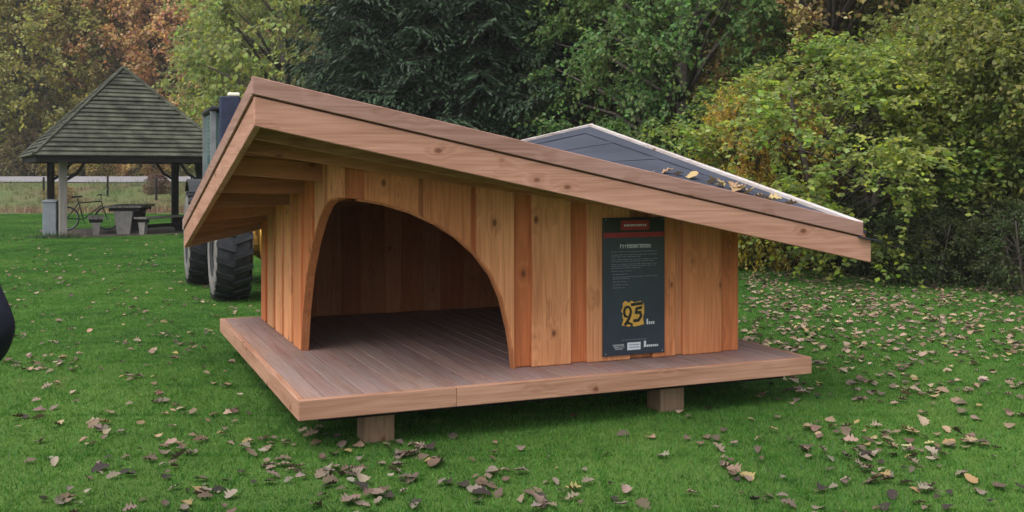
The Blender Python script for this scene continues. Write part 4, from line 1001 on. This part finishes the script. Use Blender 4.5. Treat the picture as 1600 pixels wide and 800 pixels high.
for _ in range(420): clump(g.uniform(0, 420), 345 + abs(g.normal(0, 95)), g.integers(1, 4), 9, 3, .8)
far_l = [s for s in spots if lawn_ok(s[0], s[1]) and s[0] * .85 + s[1] * .52 < 17.5]
near.sort(key=lambda s: s[1]); near, rest = near[:300], near[300:] + far_l
TONE = [((.27, .185, .125), 'pale brown', .42), ((.165, .10, .06), 'dull brown', .30), ((.36, .28, .20), 'bleached buff', .12), ((.055, .038, .03), 'dark rotting', .11), ((.42, .27, .06), 'yellow', .05)]
cum = np.cumsum([t[2] for t in TONE])
for i, (x, y, b_) in enumerate(near):
    t = TONE[int(np.searchsorted(cum, g.uniform(0, cum[-1] - 1e-6)))]
    o = bpy.data.objects.new('fallen_leaf', LM[i % 6]); col.objects.link(o); s = g.uniform(.04, .105) * b_
    o.location = (x, y, float(height(x, y)) + .014 + g.uniform(0, .014)); o.scale = (s * g.uniform(.8, 1.2), s * g.uniform(.7, 1.1), s * .6)
    o.rotation_euler = (g.normal(0, .22), g.normal(0, .22), g.uniform(0, 6.28)); o.color = (*[c * g.uniform(.85, 1.15) for c in t[0]], 1)
    pxx = 800 + FPX * x / y; pyy = HOR + FPX * CAM_H / y
    where = ('out on the lawn beside the person' if pxx < 330 and pyy < 640 else 'on the open lawn below the person' if pxx < 330 else 'in the grass before the near deck corner' if pxx < 540 else 'in the grass by the near deck post' if pxx < 720 else
             'in the grass before the deck\'s front edge' if pxx < 1000 else 'in the grass before the post under the notice board' if pxx < 1270 else 'on the lawn between the deck and the brambles' if pyy < 660 else 'on the near lawn below the low roof corner')
    tag(o, f'{t[1]} curled dry leaf {where}', 'leaf', 'fallen leaves on the near lawn')
def litter(items, name, color, label):
    Vs, Fs, k = [], [], 0
    for x, y, b_ in items:
        v, f = LEAVES[g.integers(0, 6)]; s = g.uniform(.045, .10) * b_
        e = Matrix.Rotation(g.uniform(0, 6.28), 3, 'Z') @ Matrix.Rotation(g.normal(0, .22), 3, 'X') @ Matrix.Rotation(g.normal(0, .22), 3, 'Y')
        Vs.append((v * [s, s, s * .6]) @ np.array(e).T + [x, y, float(height(x, y)) + .014 + g.uniform(0, .014)]); Fs.append(f + k); k += len(v)
    o = bpy.data.objects.new(name, np_mesh(name, np.concatenate(Vs), np.concatenate(Fs), M['fallen'])); col.objects.link(o); o.color = (*color, 1)
    tag(o, label, 'leaves', kind='stuff')
idx = g.uniform(0, 1, len(rest))
litter([r_ for r_, q in zip(rest, idx) if q < .6], 'leaf_litter', (.26, .18, .12), 'pale brown leaf litter strewn over the lawn towards the wood')
litter([r_ for r_, q in zip(rest, idx) if .6 <= q < .9], 'leaf_litter', (.13, .085, .055), 'dull brown leaf litter strewn over the lawn towards the wood')
litter([r_ for r_, q in zip(rest, idx) if q >= .9], 'leaf_litter', (.28, .22, .09), 'yellowish leaf litter strewn over the lawn towards the wood')
# leaves blown on to the roof, most of them caught low against the far trim
sm = Matrix.Translation((-1.238, 5.953, 0)) @ Matrix.Rotation(.397, 4, 'Z')
roof_spots = [(3.55, 1.35), (3.45, 1.6), (3.60, 1.15), (3.62, 1.05), (3.66, .95), (3.64, .85), (3.68, .75), (3.70, .65), (3.66, .55), (3.72, .5), (3.62, .8), (3.70, .9), (3.58, 1.0), (3.74, .35), (3.5, 1.5), (3.68, 1.25),
              (2.2, 2.0), (1.75, 1.2), (2.6, 1.05), (2.75, 1.2), (2.35, .75), (2.9, .9), (3.1, 1.3), (1.9, 1.9)]
for i, (u, v) in enumerate(roof_spots):
    t = [(.62, .38, .11), (.50, .24, .09), (.50, .33, .20)][i % 3] if i < 16 else [(.5, .48, .36), (.36, .38, .12)][i % 2]
    o = bpy.data.objects.new('fallen_leaf', LM[i % 6]); col.objects.link(o); s = g.uniform(.09, .15)
    o.location = sm @ Vector((u, v, roof_z(u, v) - .035)); o.scale = (s, s, s * .7); o.rotation_euler = (g.normal(0, .25), .2 + g.normal(0, .25), g.uniform(0, 6.28)); o.color = (*t, 1)
    tag(o, 'orange-brown leaf caught along the far trim of the shelter roof' if i < 16 else 'pale leaf lying loose on the dark roofing felt', 'leaf', 'leaves on the shelter roof')

# ------------------------------------------------------------------ autumn air
hz = bpy.data.materials.new('thin haze'); hz.use_nodes = True; n, l = hz.node_tree.nodes, hz.node_tree.links
n.remove(n['Principled BSDF']); pv_ = n.new('ShaderNodeVolumePrincipled'); pv_.inputs['Color'].default_value = (.93, .94, .96, 1); pv_.inputs['Density'].default_value = HAZE
l.new(pv_.outputs[0], n['Material Output'].inputs['Volume'])
o = MB().box((-15, 45, 30.5), (174, 214, 65)).build('haze', hz); tag(o, 'thin autumn haze over the lawn and the hillside', 'haze', kind='stuff')
